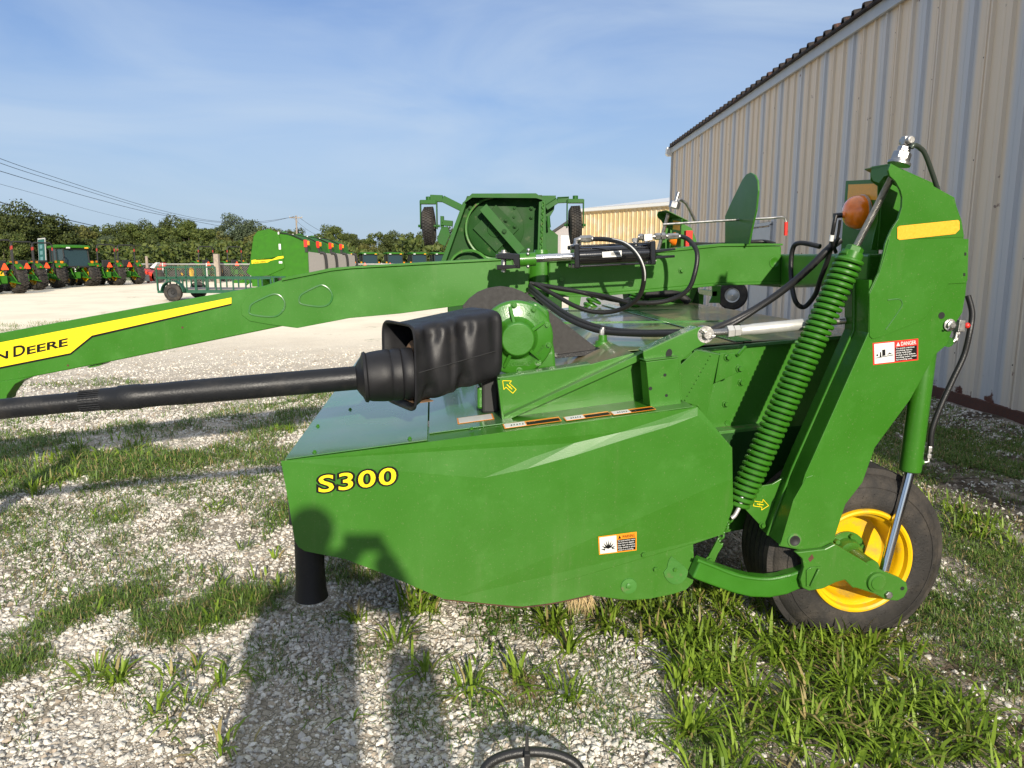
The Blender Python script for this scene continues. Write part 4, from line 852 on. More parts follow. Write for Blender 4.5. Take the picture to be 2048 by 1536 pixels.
# dried grass hanging from the cutter bar
dg_ = G()
for i in range(150):
    p = mp(random.uniform(1135, 1185), random.uniform(1190, 1198), random.uniform(.03, .12)); q = p + Vector((random.uniform(-.02, .035), random.uniform(-.02, .02), -random.uniform(.03, .085)))
    a = Vector((.0014, 0, 0)); dg_.add([p - a, p + a, q], [(0, 1, 2)])
straw = mat('dry_straw', (.42, .31, .15), .8, island=.4)
obj('caught_straw', dg_, straw, mw)
# ================================================================== BACKGROUND MACHINES
def wheel_g(cx, cy, R, W, lugs=22):
    """agricultural tyre with lugs, axis along y"""
    g = G(); c_ = Vector((cx, cy - W / 2, R))
    g.lathe(c_, (0, 1, 0), [(.0, R * .60), (.0, R * .84), (W * .12, R * .93), (W * .88, R * .93), (W, R * .84), (W, R * .60)], 36, closed=True)
    for k in range(lugs):
        for s_ in (0, 1):
            t = 2 * math.pi * (k + .5 * s_) / lugs; t2 = t + .16
            a = Vector((math.cos(t), 0, math.sin(t))); b = Vector((math.cos(t2), 0, math.sin(t2)))
            y0, y1 = (cy - W / 2, cy + .02) if s_ == 0 else (cy + W / 2, cy - .02)
            p = Vector((cx, 0, R)); h_ = .035
            e = a.cross(Vector((0, 1, 0))) * .025
            A = p + a * R * .92; B = p + b * R * .92
            A.y = y0; B.y = y1
            g.add([A - e, A + e, B + e, B - e, A - e + a * h_ * 1.1, A + e + a * h_ * 1.1, B + e + b * h_ * 1.6, B - e + b * h_ * 1.6], [(0, 1, 5, 4), (1, 2, 6, 5), (2, 3, 7, 6), (3, 0, 4, 7), (4, 5, 6, 7)])
    return g
def rim_g(cx, cy, R, W, side):
    y = cy + side * W * .42
    return G().lathe((cx, y, R), (0, -side, 0), [(.0, R * .61), (.02, R * .58), (.09, R * .50), (.10, R * .2), (.07, R * .18), (.07, .001)], 28, caps=False).lathe((cx, cy - side * W * .44, R), (0, side, 0), [(0, R * .6), (.02, R * .55), (.12, R * .48), (.13, .01)], 28, caps=False)
def wheel_part(name, cx, cy, R, W, side, par):
    t = obj(name, wheel_g(cx, cy, R, W), M['rubber'], par, local=True)
    obj('rim', rim_g(cx, cy, R, W, side), M['yellow'], t, local=True)
def tractor(cab, loc, rz, label, group):
    t = thing('cab_tractor' if cab else 'open_tractor', label, 'tractor', loc, rz, group)
    k = dict(parent=t, local=True)
    R, W = (.70, .46) if cab else (.66, .44); tr = .86 if cab else .76
    for s_ in (-1, 1):
        wheel_part('rear_wheel', 0, s_ * tr, R, W, s_, t)
        wheel_part('front_wheel', 1.85, s_ * (tr - .08), .40, .28, s_, t)
        f = G(); pts = []
        for i in range(9):
            a = math.radians(142 - i * 12); pts.append(Vector((math.cos(a), 0, math.sin(a))))
        y0 = s_ * (tr - W / 2 - .02); 
        f.prism([p * (R + .10) + Vector((0, y0, R)) for p in pts] + [p * (R + .05) + Vector((0, y0, R)) for p in pts[::-1]], (0, s_ * (W * .72), 0))
        obj('fender', f, M['matgreen'], bevel=.01, **k)
        obj('tail_lamp', G().cyl((-.55, s_ * (tr - .08), R + .52), (-.58, s_ * (tr - .08), R + .52), .035, 14), M['red'], **k)
    obj('hood', G().prism([(.75, -.30, .72), (2.35, -.30, .70), (2.42, -.30, 1.02), (2.2, -.30, 1.20), (.75, -.30, 1.34)], (0, .60, 0)), M['matgreen'], bevel=.04, **k)
    obj('chassis', G().box((.9, 0, .62), 2.5, .42, .36).box((0, 0, R), .5, 1.3, .28).box((1.85, 0, .42), .18, 1.2, .14), M['oldshade'], bevel=.03, **k)
    h = obj('three_point_hitch', G().cyl((-.25, -.35, .55), (-.95, -.42, .48), .035, 10).cyl((-.25, .35, .55), (-.95, .42, .48), .035, 10).cyl((-.3, .32, 1.05), (-.75, .40, .55), .03, 10).cyl((-.3, -.32, 1.05), (-.75, -.40, .55), .03, 10).cyl((-.2, -.32, .95), (-.45, -.34, 1.08), .04, 10).cyl((-.2, .32, .95), (-.45, .34, 1.08), .04, 10).box((-.36, 0, .66), .22, .24, .34).cyl((-.2, 0, .9), (-.55, 0, 1.15), .03, 8), M['matgreen'], **k)
    tri = None if cab == 2 else [( -.62 if not cab else -.6, y, z) for y, z in [(-.16, 1.12), (-.14, 1.09), (.14, 1.09), (.16, 1.12), (.03, 1.38), (-.03, 1.38)]]
    off = .0 if not cab else -.0
    if tri: obj('slow_vehicle_triangle', G().prism([Vector(p) + Vector((0, -.0 if not cab else .55, .0)) for p in tri], (.015, 0, 0)), M['orange'], **k)
    if cab:
        cy_ = .70
        obj('cab_glass', G().prism([(-.48, -cy_ + .03, 1.15), (1.0, -cy_ + .03, 1.05), (.95, -cy_ + .03, 2.12), (-.36, -cy_ + .03, 2.12)], (0, 2 * cy_ - .06, 0)), M['glass'], **k)
        fr_ = G()
        for s_ in (-1, 1):
            fr_.cyl((-.50, s_ * cy_, 1.1), (-.38, s_ * cy_, 2.14), .035, 8).cyl((.32, s_ * (cy_ + .01), 1.0), (.34, s_ * (cy_ + .01), 2.14), .03, 8).cyl((1.02, s_ * cy_, 1.0), (.97, s_ * cy_, 2.14), .035, 8)
        fr_.box((-.50, 0, 1.14), .05, 1.36, .08); fr_.box((-.40, 0, 2.13), .05, 1.4, .07)
        obj('cab_frame', fr_, M['blackpl'], **k)
        obj('cab_roof', G().prism([(-.62, -.80, 2.20), (1.15, -.80, 2.16), (1.10, -.80, 2.30), (.3, -.80, 2.38), (-.5, -.80, 2.34)], (0, 1.6, 0)), M['matgreen'], bevel=.06, seg=3, **k)
        for s_ in (-1, 1):
            obj('work_lamp', G().box((-.60, s_ * .52, 2.20), .08, .20, .08), M['amberref'] if s_ < 0 else M['white'], bevel=.01, **k)
            obj('marker_lamp', G().box((-.45, s_ * .86, 1.40), .10, .12, .12), M['amber'], bevel=.01, **k)
        obj('seat_back', G().box((.05, 0, 1.35), .15, .5, .55), M['blackpl'], bevel=.05, **k)
    else:
        r_ = G().tube([(-.28, -.52, .75), (-.30, -.52, 1.5), (-.32, -.52, 2.30), (-.32, -.42, 2.42), (-.32, .42, 2.42), (-.32, .52, 2.30), (-.30, .52, 1.5), (-.28, .52, .75)], .040, 8, sub=1, flat=True)
        rb_ = obj('roll_bar', r_, M['blackpl'], **k)
        for s_ in (-1, 1):
            obj('reflector_band', G().cyl((-.31, s_ * .52, 2.02), (-.315, s_ * .52, 2.18), .043, 8), M['dimred'], parent=rb_, local=True)
            obj('warning_lamp', G().box((-.36, s_ * .62, 1.42), (.05), .09, .11), M['dimamber'], parent=rb_, local=True)
        st = obj('seat', G().box((.05, 0, 1.10), .5, .5, .14).box((-.22, 0, 1.30), .12, .5, .42), M['blackpl'], bevel=.04, **k)
        obj('steering_wheel', G().tube([(.62 + .06 * math.sin(a), .2 * math.cos(a), 1.42 + .17 * math.sin(a)) for a in [i * math.pi / 6 for i in range(12)]], .016, 6, closed=True, sub=1, flat=True).cyl((.62, 0, 1.42), (.85, 0, 1.15), .03, 8), M['blackpl'], **k)
    return t
def gp(x, ybase):
    p = gr(x, ybase); return Vector((p.x, p.y, 0))
grp = 'green tractors parked across the gravel lot'
t1 = tractor(False, gp(46, 581), math.radians(150), 'open station tractor with clear orange triangle, leftmost one fully in view', grp)
dup(t1, gp(2, 588), math.radians(148), 'open station tractor cut off by the left edge of the photo')
dup(t1, gp(86, 577), math.radians(149), 'open station tractor between the teal sign and the cab tractor')
dup(t1, gp(212, 571), math.radians(146), 'open station tractor parked right beside the big cab tractor')
dup(t1, gp(252, 569), math.radians(145), 'open station tractor last in the left row, beside the red implement')
dup(t1, gp(411, 563), math.radians(138), 'open station tractor behind the left part of the trailer gate, far back')
dup(t1, gp(468, 562), math.radians(136), 'open station tractor just left of the round balers, far back')
t2 = tractor(2, gp(150, 573), math.radians(149), 'large cab tractor with curved green roof among the roll bar tractors', 'cab tractors')
for x, n in [(690, 'first cab tractor right of the balers in the far row'), (738, 'second cab tractor from the balers in the far row'), (788, 'middle cab tractor of the far row seen over the tongue'), (836, 'cab tractor in the far row left of the rotary cutter'), (880, 'cab tractor in the far row half hidden by the rotary cutter')]:
    p = at(x, 517, 66)
    if x == 690: t3 = tractor(1, (p.x, 66, 0), math.radians(116), n, 'cab tractors'); t3.scale = (.90,) * 3
    else: dup(t3, (p.x, 66, 0), math.radians(114), n)
# ---- round balers
def baler(loc, rz, label):
    t = thing('round_baler', label, 'baler', loc, rz, 'round balers parked in a row')
    k = dict(parent=t, local=True)
    # local: x to the right (rear), y away, z up
    side = [(-1.80, 0, .95), (-1.62, 0, 1.3), (-1.36, 0, 2.62), (-1.16, 0, 2.86), (-.62, 0, 2.98), (-.14, 0, 2.78), (.06, 0, 1.15), (-.75, 0, .80), (-1.5, 0, .72)]
    obj('side_panel', G().prism(side, (0, .06, 0)), M['matgreen'], bevel=.03, **k)
    obj('pressed_field', G().prism([(-1.30, -.012, 1.5), (-1.12, -.012, 2.62), (-.6, -.012, 2.78), (-.28, -.012, 2.62), (-.10, -.012, 1.75), (-.5, -.012, 1.55)], (0, .02, 0)), M['matgreen'], bevel=.012, **k)
    st = obj('yellow_stripe', G().prism([(-1.50, -.012, 1.52), (.02, -.012, 1.72), (.03, -.012, 1.62), (-.6, -.012, 1.50), (-.72, -.012, 1.42), (-1.50, -.012, 1.35)], (0, .01, 0)), M['decalyel'], **k)
    org = Vector((0, 0, 0))
    me = text_mesh('JOHN DEERE', .02)
    for v in me.vertices: v.co = Vector((-1.42 + v.co.x * .105, -.016, 1.375 + v.co.y * .10 + v.co.x * .010))
    me.materials.clear(); me.materials.append(M['black']); link('lettering', me, st)
    obj('white_decal', G().box((-.12, -.012, 2.15), .10, .01, .26), M['white'], **k); obj('white_decal', G().box((-.12, -.012, 1.42), .16, .01, .10), M['white'], **k)
    obj('bale_chamber', G().prism([(-.10, .05, 2.78), (.50, .05, 2.66), (1.02, .05, 2.42), (1.18, .05, 1.9), (1.20, .05, .75), (.1, .05, .70), (-1.4, .05, .85), (-1.3, .05, 2.55), (-.6, .05, 2.88)], (0, 1.9, 0)), M['matgreen'], bevel=.04, **k)
    obj('tailgate_shield', G().prism([(1.22, -.06, .72), (1.22, -.06, 1.92), (1.95, -.06, 1.82), (1.98, -.06, .98), (1.85, -.06, .80)], (0, .05, 0)), M['greyp'], bevel=.05, **k)
    obj('shield_edge', G().tube([(1.80, -.06, 1.86), (2.02, -.04, 1.76), (2.06, .0, 1.0), (1.90, .0, .78)], .07, 8), M['blackpl'], **k)
    obj('tail_lamp_box', G().box((1.10, .02, 2.30), .15, .12, .34), M['red'], bevel=.02, **k)
    obj('amber_lamp', G().box((1.24, .0, 2.32), .10, .12, .20), M['amber'], bevel=.02, **k)
    obj('lamp_post', G().box((1.12, .05, 2.02), .12, .1, .25), M['blackpl'], **k)
    tw = obj('wheel', wheel_g(.15, .25, .50, .38, 18), M['rubber'], **k)
    obj('rim', rim_g(.15, .25, .50, .38, -1), M['yellow'], tw, local=True)
    dup(tw, (0, 1.4, 0), parent=t, cache={})
    obj('pickup', G().box((-1.3, .9, .45), .5, 1.8, .35).cyl((-1.2, .15, .45), (-2.2, .5, .55), .06).box((-1.9, .5, .50), 1.5, .14, .14).cyl((-1.3, -.05, .75), (-1.9, .2, .35), .04).cyl((-.6, 0, .8), (-.5, -.02, .35), .04), M['matgreen'], bevel=.01, **k)
    obj('hose_bundle', G().tube([(-.1, -.02, 2.80), (.4, -.03, 2.72), (1.0, -.02, 2.46)], .03, 6), M['hose'], **k)
    obj('marker_lamp', G().box((-.14, -.03, 2.78), .06, .05, .12), M['white'], **k)
    return t
def bl_at(x, Y): p = at(x, 517, Y); return (p.x, Y, 0)
b1 = baler(bl_at(566, 36), math.radians(-1), 'nearest round baler with yellow side stripe in view')
for x, Y, n in [(594, 39.2, 'second round baler in the row, just behind the striped one'), (622, 42.6, 'third round baler in the row'), (646, 46.2, 'farthest round baler in the row, nearest the cab tractors')]:
    dup(b1, bl_at(x, Y), math.radians(-1), n)
# ---- utility trailer
tl = gp(412, 602); tY = tl.y
trl = thing('utility_trailer', 'dark green open utility trailer with mesh gate beyond the tongue', 'trailer', (tl.x, tY, 0), 0)
k = dict(parent=trl, local=True)
x0 = (317 - 412) / F * tY * .985; x1 = (545 - 412) / F * tY * .985; xg = (435 - 412) / F * tY * .985
obj('deck', G().box(((x0 + x1) / 2, .95, .42), x1 - x0, 1.85, .06), M['greyp'], **k)
obj('frame', G().box(((x0 + x1) / 2, .0, .36), x1 - x0, .06, .12).box(((x0 + x1) / 2, 1.9, .36), x1 - x0, .06, .12).box((x0, .95, .36), .06, 1.9, .12).box((x1, .95, .36), .06, 1.9, .12).box((x1 + .8, .95, .36), 1.7, .08, .1), M['tgreen'], **k)
for yy, nm in [(0, 'near'), (1.9, 'far')]:
    g = G().box(((x0 + x1) / 2, yy, .86), x1 - x0, .05, .06)
    n = 9
    for i in range(n + 1): g.box((x0 + (x1 - x0) * i / n, yy, .62), .05, .045, .46)
    obj('side_rail', g, M['tgreen'], **k)
g = G().box(((x0 + xg) / 2, -.03, 1.28), xg - x0, .05, .05).box(((x0 + xg) / 2, -.03, .90), xg - x0, .04, .04)
for i in range(7): g.box((x0 + (xg - x0) * i / 6, -.03, .84), .045, .04, .88)
obj('mesh_gate', g, M['tgreen'], **k)
wx = (352 - 412) / F * tY * .985
tw = obj('wheel', G().lathe((wx, -.30, .33), (0, 1, 0), [(0, .19), (0, .29), (.03, .33), (.18, .33), (.21, .29), (.21, .19)], 32, closed=True), M['rubber'], **k)
obj('rim', G().lathe((wx, -.29, .33), (0, 1, 0), [(0, .20), (.03, .18), (.05, .08), (.02, .05), (.02, .0)], 20, caps=False), M['blackpl'], tw, local=True)
dup(tw, (0, 2.3, 0), parent=trl, cache={})
fp = [(wx + math.cos(a) * .43, -.34, .36 + math.sin(a) * .42) for a in [math.pi * i / 12 for i in range(13)]]; fi = [(wx + math.cos(a) * .40, -.34, .36 + math.sin(a) * .39) for a in [math.pi * i / 12 for i in range(13)]]
obj('fender', G().prism(fp + fi[::-1], (0, .28, 0)), M['tgreen'], **k)
obj('white_decal', G().box((x0 + .12, -.04, .52), .10, .01, .24), M['white'], **k)
# ---- red implements and clutter by the fence
rp_ = gp(292, 566)
rt = thing('red_mower_deck', 'bright red implement lying beside the last roll bar tractor', 'implement', rp_)
k = dict(parent=rt, local=True)
obj('deck_shell', G().prism([(-.75, 0, .25), (-.70, 0, .95), (-.2, 0, .88), (.55, 0, .62), (.60, 0, .15), (.3, 0, .12)], (0, 1.2, 0)), M['redp'], bevel=.03, **k)
obj('grey_chute', G().prism([(-.55, -.1, .15), (-.50, -.1, .6), (.25, -.1, .55), (.30, -.1, .12)], (0, .1, 0)), M['silver'], **k)
obj('side_wheel', G().cyl((.8, 0, .42), (.8, .2, .42), .40, 20), M['rubber'], **k)
obj('white_seat', G().prism([(.2, .2, 1.0), (.65, .2, 1.35), (.75, .2, 1.30), (.5, .2, .95)], (0, .5, 0)), M['white'], bevel=.03, **k)
r2 = thing('red_tiller', 'small red and green implement behind the trailer gate by the fence', 'implement', gp(325, 563))
k = dict(parent=r2, local=True)
obj('frame', G().box((0, .3, .65), 1.9, .7, .18).box((.6, .3, .4), .1, .6, .6), M['oldshade'], bevel=.02, **k)
obj('engine_cover', G().box((-.3, .3, 1.05), .5, .4, .5).box((.1, .3, 1.15), .2, .3, .3), M['redp'], bevel=.06, **k)
for sx_ in (-1, 1): obj('wheel', G().cyl((sx_ * .9, -.1, .4), (sx_ * .9, .15, .4), .40, 20), M['rubber'], **k)
# ---- rotary cutter with its wing folded up
RY = 9.6
rc0 = gr(1010, 760)
rc = thing('rotary_cutter', 'green rotary cutter folded up with two small lifted caster wheels against the sky', 'mower', (at(1010, 500, RY).x, RY, 0))
A_ = lambda x, y, dy=0: at(x, y, RY + dy)
Yv = Vector((0, 1, 0))
og = M['oldshade']
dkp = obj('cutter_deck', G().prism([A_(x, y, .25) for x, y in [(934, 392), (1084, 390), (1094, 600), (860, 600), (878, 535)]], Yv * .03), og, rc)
dkp['label'] = 'underside of the raised cutting deck'
obj('deck_rim', G().add([A_(926, 405), A_(944, 387), A_(1072, 386.5), A_(1091, 400), A_(926, 405, .35), A_(944, 387, .35), A_(1072, 386.5, .35), A_(1091, 400, .35), A_(944, 395), A_(1072, 396), A_(930, 405), A_(1089, 401)],
    [(0, 1, 5, 4), (1, 2, 6, 5), (2, 3, 7, 6), (0, 10, 8, 1), (1, 8, 9, 2), (2, 9, 11, 3)]), M['dgreen'], dkp)
obj('side_skirt', G().prism([A_(x, y) for x, y in [(926, 404), (932, 408), (890, 527), (862, 600), (856, 600), (881, 525)]], Yv * .26), M['dgreen'], dkp, .003)
obj('side_skirt', G().prism([A_(x, y) for x, y in [(1078, 404), (1091, 400), (1094, 600), (1072, 600)]], Yv * .26), M['dgreen'], dkp, .003)
cc = A_(992, 457, .20)
obj('blade_pan', G().tube([cc + Vector((math.cos(a) * .385, -.03, math.sin(a) * .385)) for a in [math.radians(95 + i * 15) for i in range(13)]], .016, 6, sub=2), M['skid'], dkp)
obj('blade_pan_disc', G().lathe(cc + Yv * .03, -Yv, [(0, .36), (.005, .35), (.006, .2), (.03, .12), (.05, .11), (.055, .05), (.09, .045)], 40), og, dkp)
obj('gearbox_plate', G().box(cc, .42, .02, .42, (Vector((.707, 0, .707)), Vector((0, 1, 0)), Vector((-.707, 0, .707)))), og, dkp, .004)
b0_ = A_(966, 414, .05); b1_ = A_(1043, 503, .05); bd = (b1_ - b0_).normalized(); bn = bd.cross(Yv)
bb = obj('blade_bar', G().box((b0_ + b1_) / 2, (b1_ - b0_).length, .05, .115, (bd, Yv, bn)), M['dgreen'], dkp, .004)
obj('bolt', G().bolt((b0_ * .45 + b1_ * .55) - Yv * .03, -Yv, .022), og, bb)
obj('bolt', G().bolt(A_(1012, 440, .17), -Yv, .018), og, dkp); obj('bolt', G().bolt(A_(1030, 452, .17), -Yv, .018), og, dkp)
for x, y in [(941, 416), (976, 417), (1002, 409), (1029, 416), (1063, 416), (1028, 434), (1063, 434)]: obj('bolt', G().bolt(A_(x, y, .23), -Yv, .018), og, dkp)
obj('second_pan_ring', G().tube([A_(938 + 42 * math.cos(a), 543 - 42 * math.sin(a), .14) for a in [math.radians(5 + i * 14) for i in range(13)]], .018, 6, sub=2), M['skid'], dkp)
for dx in (0, 1): chain(dkp, A_(1086.5 + dx * -1, 404, -.02), A_(1082 - dx * 2, 506, -.02), 17, .016, .006, 'safety_chain', 'skid') if dx == 0 else None
obj('rear_wing_plate', G().prism([A_(x, y, .45) for x, y in [(1083, 391), (1112, 391), (1108, 420), (1096, 440), (1101, 459), (1116, 470), (1115, 600), (1083, 600)]], Yv * .03), M['dgreen'], rc, .003)
def arm(pts, w_, nm='caster_arm', dy=.3):
    g = G(); P_ = [A_(x, y, dy) for x, y in pts]
    for a, b in zip(P_, P_[1:]):
        d = (b - a); n_ = d.normalized().cross(Yv) * w_ / 2
        g.prism([a - n_, b - n_, b + n_, a + n_], Yv * .09)
        g.prism([a - n_ * 1.0 - Yv * .02, b - n_ - Yv * .02, b - n_ * .7 - Yv * .02, a - n_ * .7 - Yv * .02], Yv * .02)
    return obj(nm, g, M['dgreen'], rc, .004)
arm([(860, 396), (885, 397), (925, 417)], .085); arm([(1138, 399), (1115, 400), (1092, 415)], .075)
def caster(x, y, s_, n):
    hub_ = A_(x, y, .32)
    f = obj('caster_fork', G().box(hub_ + UP * .30, .20, .14, .05).box(hub_ + UP * .14 - Vector((.105, 0, 0)), .012, .10, .36).box(hub_ + UP * .14 + Vector((.105, 0, 0)), .012, .10, .36).cyl(hub_ + UP * .30, hub_ + UP * .37, .035, 12).cyl(hub_ - Vector((.14, 0, 0)), hub_ + Vector((.14, 0, 0)), .018, 10), M['dgreen'], rc, .003)
    tilt = Vector((1, 0, .05)).normalized()
    ty = obj('caster_tyre', G().lathe(hub_ - tilt * .075, tilt, [(0, .13), (0, .19), (.02, .222), (.05, .23), (.10, .23), (.13, .222), (.15, .19), (.15, .13)], 40, closed=True), M['rubber'], f)
    tg_ = G()
    for i in range(40):
        a = 2 * math.pi * i / 40
        for j in range(4):
            p = hub_ + tilt * (-.045 + .03 * j) + (Yv * math.cos(a + .08 * (j % 2)) + UP * math.sin(a + .08 * (j % 2))) * .231
            tg_.box(p, .022, .024, .024, (tilt, (Yv * -math.sin(a) + UP * math.cos(a)), (Yv * math.cos(a) + UP * math.sin(a))))
    obj('tread_blocks', tg_, M['rubber'], ty)
caster(858, 452, 1, 0); caster(1150, 450, -1, 0)
arm([(882, 445), (905, 447)], .07, 'bracket'); arm([(884, 432), (884, 455)], .04, 'bracket')
obj('bracket_plate', G().prism([A_(x, y, .3) for x, y in [(874, 478), (882, 456), (895, 452), (900, 470), (890, 492), (878, 487)]], Yv * .06), M['dgreen'], rc, .004)
obj('wing_hinge', G().cyl(A_(1096, 432, .3), A_(1098, 455, .3), .025, 10), M['dgreen'], rc)
bodyc = at(1010, 500, RY + .8)
obj('centre_deck', G().box((bodyc.x, RY + 1.3, .55), 1.8, 1.6, .28), og, rc, .02)
obj('wing_support', G().box((bodyc.x, RY + .4, .75), 1.5, .3, .95), og, rc, .02)
for s_ in (-1, 1): obj('transport_wheel', G().cyl((bodyc.x + s_ * .7, RY + 1.9, .33), (bodyc.x + s_ * .9, RY + 1.9, .33), .33, 28), M['rubber'], rc)
# ---- small implement behind the deck by the wall
iY = 11.5
sp0 = at(1462, 590, iY)
im = thing('small_implement', 'small rubber wheel with pale hub on a green bracket beside the metal wall', 'implement', (sp0.x, iY, 0))
wz = sp0.z
ty = obj('tyre', G().lathe((sp0.x, iY - .06, wz), (.35, .94, 0), [(0, .11), (0, .20), (.02, .225), (.11, .225), (.13, .20), (.13, .11)], 36, closed=True), M['rubber'], im)
obj('rim', G().lathe((sp0.x, iY - .07, wz), (.35, .94, 0), [(.01, .115), (.03, .09), (.01, .05), (.0, .01)], 24, caps=False), M['silver'], ty)
obj('bracket', G().prism([at(x, y, iY) for x, y in [(1424, 572), (1452, 571), (1452, 598), (1444, 606), (1418, 606), (1424, 592)]], Yv * .03).box((sp0.x - .25, iY + .4, wz + .02), .08, .8, .08), M['green'], im, .004)
obj('frame', G().box((sp0.x - .25, iY + .9, wz * .5), .10, .10, wz).box((sp0.x - .25, iY + .9, .02), .5, .5, .03), M['green'], im)

# ================================================================== BUILDINGS
WX = 5.0
wallm = bpy.data.materials.new('weathered_metal_siding'); wallm.use_nodes = True
n = wallm.node_tree; b = n.nodes['Principled BSDF']; lk = n.links.new
tc = n.nodes.new('ShaderNodeTexCoord'); sxyz = n.nodes.new('ShaderNodeSeparateXYZ'); lk(tc.outputs['Object'], sxyz.inputs[0])
def math_(op, a, b_=None):
    m = n.nodes.new('ShaderNodeMath'); m.operation = op
    for i, v in enumerate((a, b_)):
        if v is None: continue
        if isinstance(v, (int, float)): m.inputs[i].default_value = v
        else: lk(v, m.inputs[i])
    return m.outputs[0]
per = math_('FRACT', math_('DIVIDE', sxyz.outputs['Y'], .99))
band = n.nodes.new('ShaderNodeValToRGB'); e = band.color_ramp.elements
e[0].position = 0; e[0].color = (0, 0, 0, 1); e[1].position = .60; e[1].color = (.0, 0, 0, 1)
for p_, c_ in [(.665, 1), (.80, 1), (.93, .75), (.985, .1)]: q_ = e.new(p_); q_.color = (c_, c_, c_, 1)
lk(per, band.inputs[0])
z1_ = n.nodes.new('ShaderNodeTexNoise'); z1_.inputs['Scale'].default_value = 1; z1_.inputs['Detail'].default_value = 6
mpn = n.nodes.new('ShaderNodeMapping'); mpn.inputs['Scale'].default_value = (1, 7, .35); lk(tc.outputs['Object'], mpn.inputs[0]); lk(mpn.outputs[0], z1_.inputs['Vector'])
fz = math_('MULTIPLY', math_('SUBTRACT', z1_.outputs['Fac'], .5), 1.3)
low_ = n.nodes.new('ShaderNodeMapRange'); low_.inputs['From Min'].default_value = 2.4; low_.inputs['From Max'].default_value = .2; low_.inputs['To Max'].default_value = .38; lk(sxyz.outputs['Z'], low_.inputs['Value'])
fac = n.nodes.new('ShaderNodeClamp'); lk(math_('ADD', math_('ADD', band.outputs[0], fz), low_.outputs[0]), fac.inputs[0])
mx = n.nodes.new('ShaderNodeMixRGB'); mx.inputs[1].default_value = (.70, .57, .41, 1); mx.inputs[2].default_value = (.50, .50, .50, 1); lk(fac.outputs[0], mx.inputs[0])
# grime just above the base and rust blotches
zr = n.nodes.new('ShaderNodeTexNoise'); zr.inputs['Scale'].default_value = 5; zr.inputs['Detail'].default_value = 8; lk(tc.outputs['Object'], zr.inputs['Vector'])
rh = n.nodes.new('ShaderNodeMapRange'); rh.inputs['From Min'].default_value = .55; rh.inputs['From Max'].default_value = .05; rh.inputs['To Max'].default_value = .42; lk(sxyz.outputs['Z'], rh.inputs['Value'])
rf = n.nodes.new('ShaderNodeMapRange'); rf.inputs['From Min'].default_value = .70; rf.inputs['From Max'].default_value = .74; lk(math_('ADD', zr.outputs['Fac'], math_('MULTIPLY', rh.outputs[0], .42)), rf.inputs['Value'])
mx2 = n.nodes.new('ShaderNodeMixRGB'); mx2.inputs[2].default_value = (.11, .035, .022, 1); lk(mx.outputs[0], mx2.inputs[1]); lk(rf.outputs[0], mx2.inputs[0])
lk(mx2.outputs[0], b.inputs['Base Color']); b.inputs['Roughness'].default_value = .42; b.inputs['Metallic'].default_value = .0; b.inputs['Specular IOR Level'].default_value = .6
trimm = mat('galvanised_trim', (.42, .44, .45), .45, metal=.2, var=.08)
roofm = mat('dark_rusted_roofing', (.018, .014, .013), .8, var=.2, vs=12, bump=.1, col2=(.11, .05, .035), c2=(.56, .68), c2s=6)
bA, bB = -4.6, 24.1
mb = thing('metal_building', 'long tan and blue grey ribbed metal building along the right side', 'building', (WX, 0, 0))
def ribs(x, y0, y1, z0, z1, per, h, sgn=-1):
    pts = []; y = y0
    nn = int((y1 - y0) / per)
    for i in range(nn + 1):
        yy = y0 + i * per
        big = (i % 3 == 0)
        pts += [(x, yy), (x + sgn * h, yy + .018), (x + sgn * h, yy + .045), (x, yy + .063)]
        if big: pts += [(x, yy + .085), (x + sgn * h * .6, yy + .095), (x + sgn * h * .6, yy + .105), (x, yy + .115)]
        pts += [(x, yy + .16), (x + sgn * .004, yy + .17), (x + sgn * .004, yy + .20), (x, yy + .21)]
    pts = [p for p in pts if p[1] <= y1]; pts.append((x, y1))
    g = G(); m_ = len(pts)
    g.add([(p[0], p[1], z0) for p in pts] + [(p[0], p[1], z1) for p in pts], [(i, i + 1, m_ + i + 1, m_ + i) for i in range(m_ - 1)])
    return g
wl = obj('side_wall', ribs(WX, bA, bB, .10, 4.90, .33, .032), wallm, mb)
scg = G()
for i in range(int((bB - bA) / .99)):
    for z in (.55, 1.6, 2.65, 3.7, 4.5):
        y = bA + i * .99 + .115 + .02 + (.0)
        if .5 < y: scg.lathe((WX - .001, y, z), (-1, 0, 0), [(0, .010), (.004, .008), (.008, .004)], 8)
obj('screw_heads', scg, M['dark'], wl)
obj('bullet_hole', G().lathe((WX - .003, mp(1962, 592, 0).y * 0 + 6.0, at(1962, 592, 6.0).z), (-1, 0, 0), [(0, .022), (.002, .02)], 12), M['dark'], wl)
obj('eave_trim', G().box((WX - .055, (bA + bB) / 2, 4.90), .05, bB - bA, .17), trimm, mb, .004)
rg2 = G(); pts = []
y = bA
while y < bB:
    pts += [(y, 5.00), (y + .12, 5.00), (y + .155, 5.09), (y + .225, 5.09), (y + .25, 5.00)]; y += .33
m_ = len(pts)
rg2.add([(WX - .14, p[0], p[1]) for p in pts] + [(WX + 7, p[0], p[1] + 1.5) for p in pts] + [(WX - .14, p[0], p[1] - .03) for p in pts] + [(WX + 7, p[0], p[1] + 1.47) for p in pts], [(i, i + 1, m_ + i + 1, m_ + i) for i in range(m_ - 1)] + [(i, 2 * m_ + i, 2 * m_ + i + 1, i + 1) for i in range(m_ - 1)] + [(2 * m_ + i, 3 * m_ + i, 3 * m_ + i + 1, 2 * m_ + i + 1) for i in range(m_ - 1)])
obj('roof', rg2, roofm, mb)
obj('roof_fascia', G().box((WX - .095, (bA + bB) / 2, 4.992), .10, bB - bA, .03), roofm, mb)
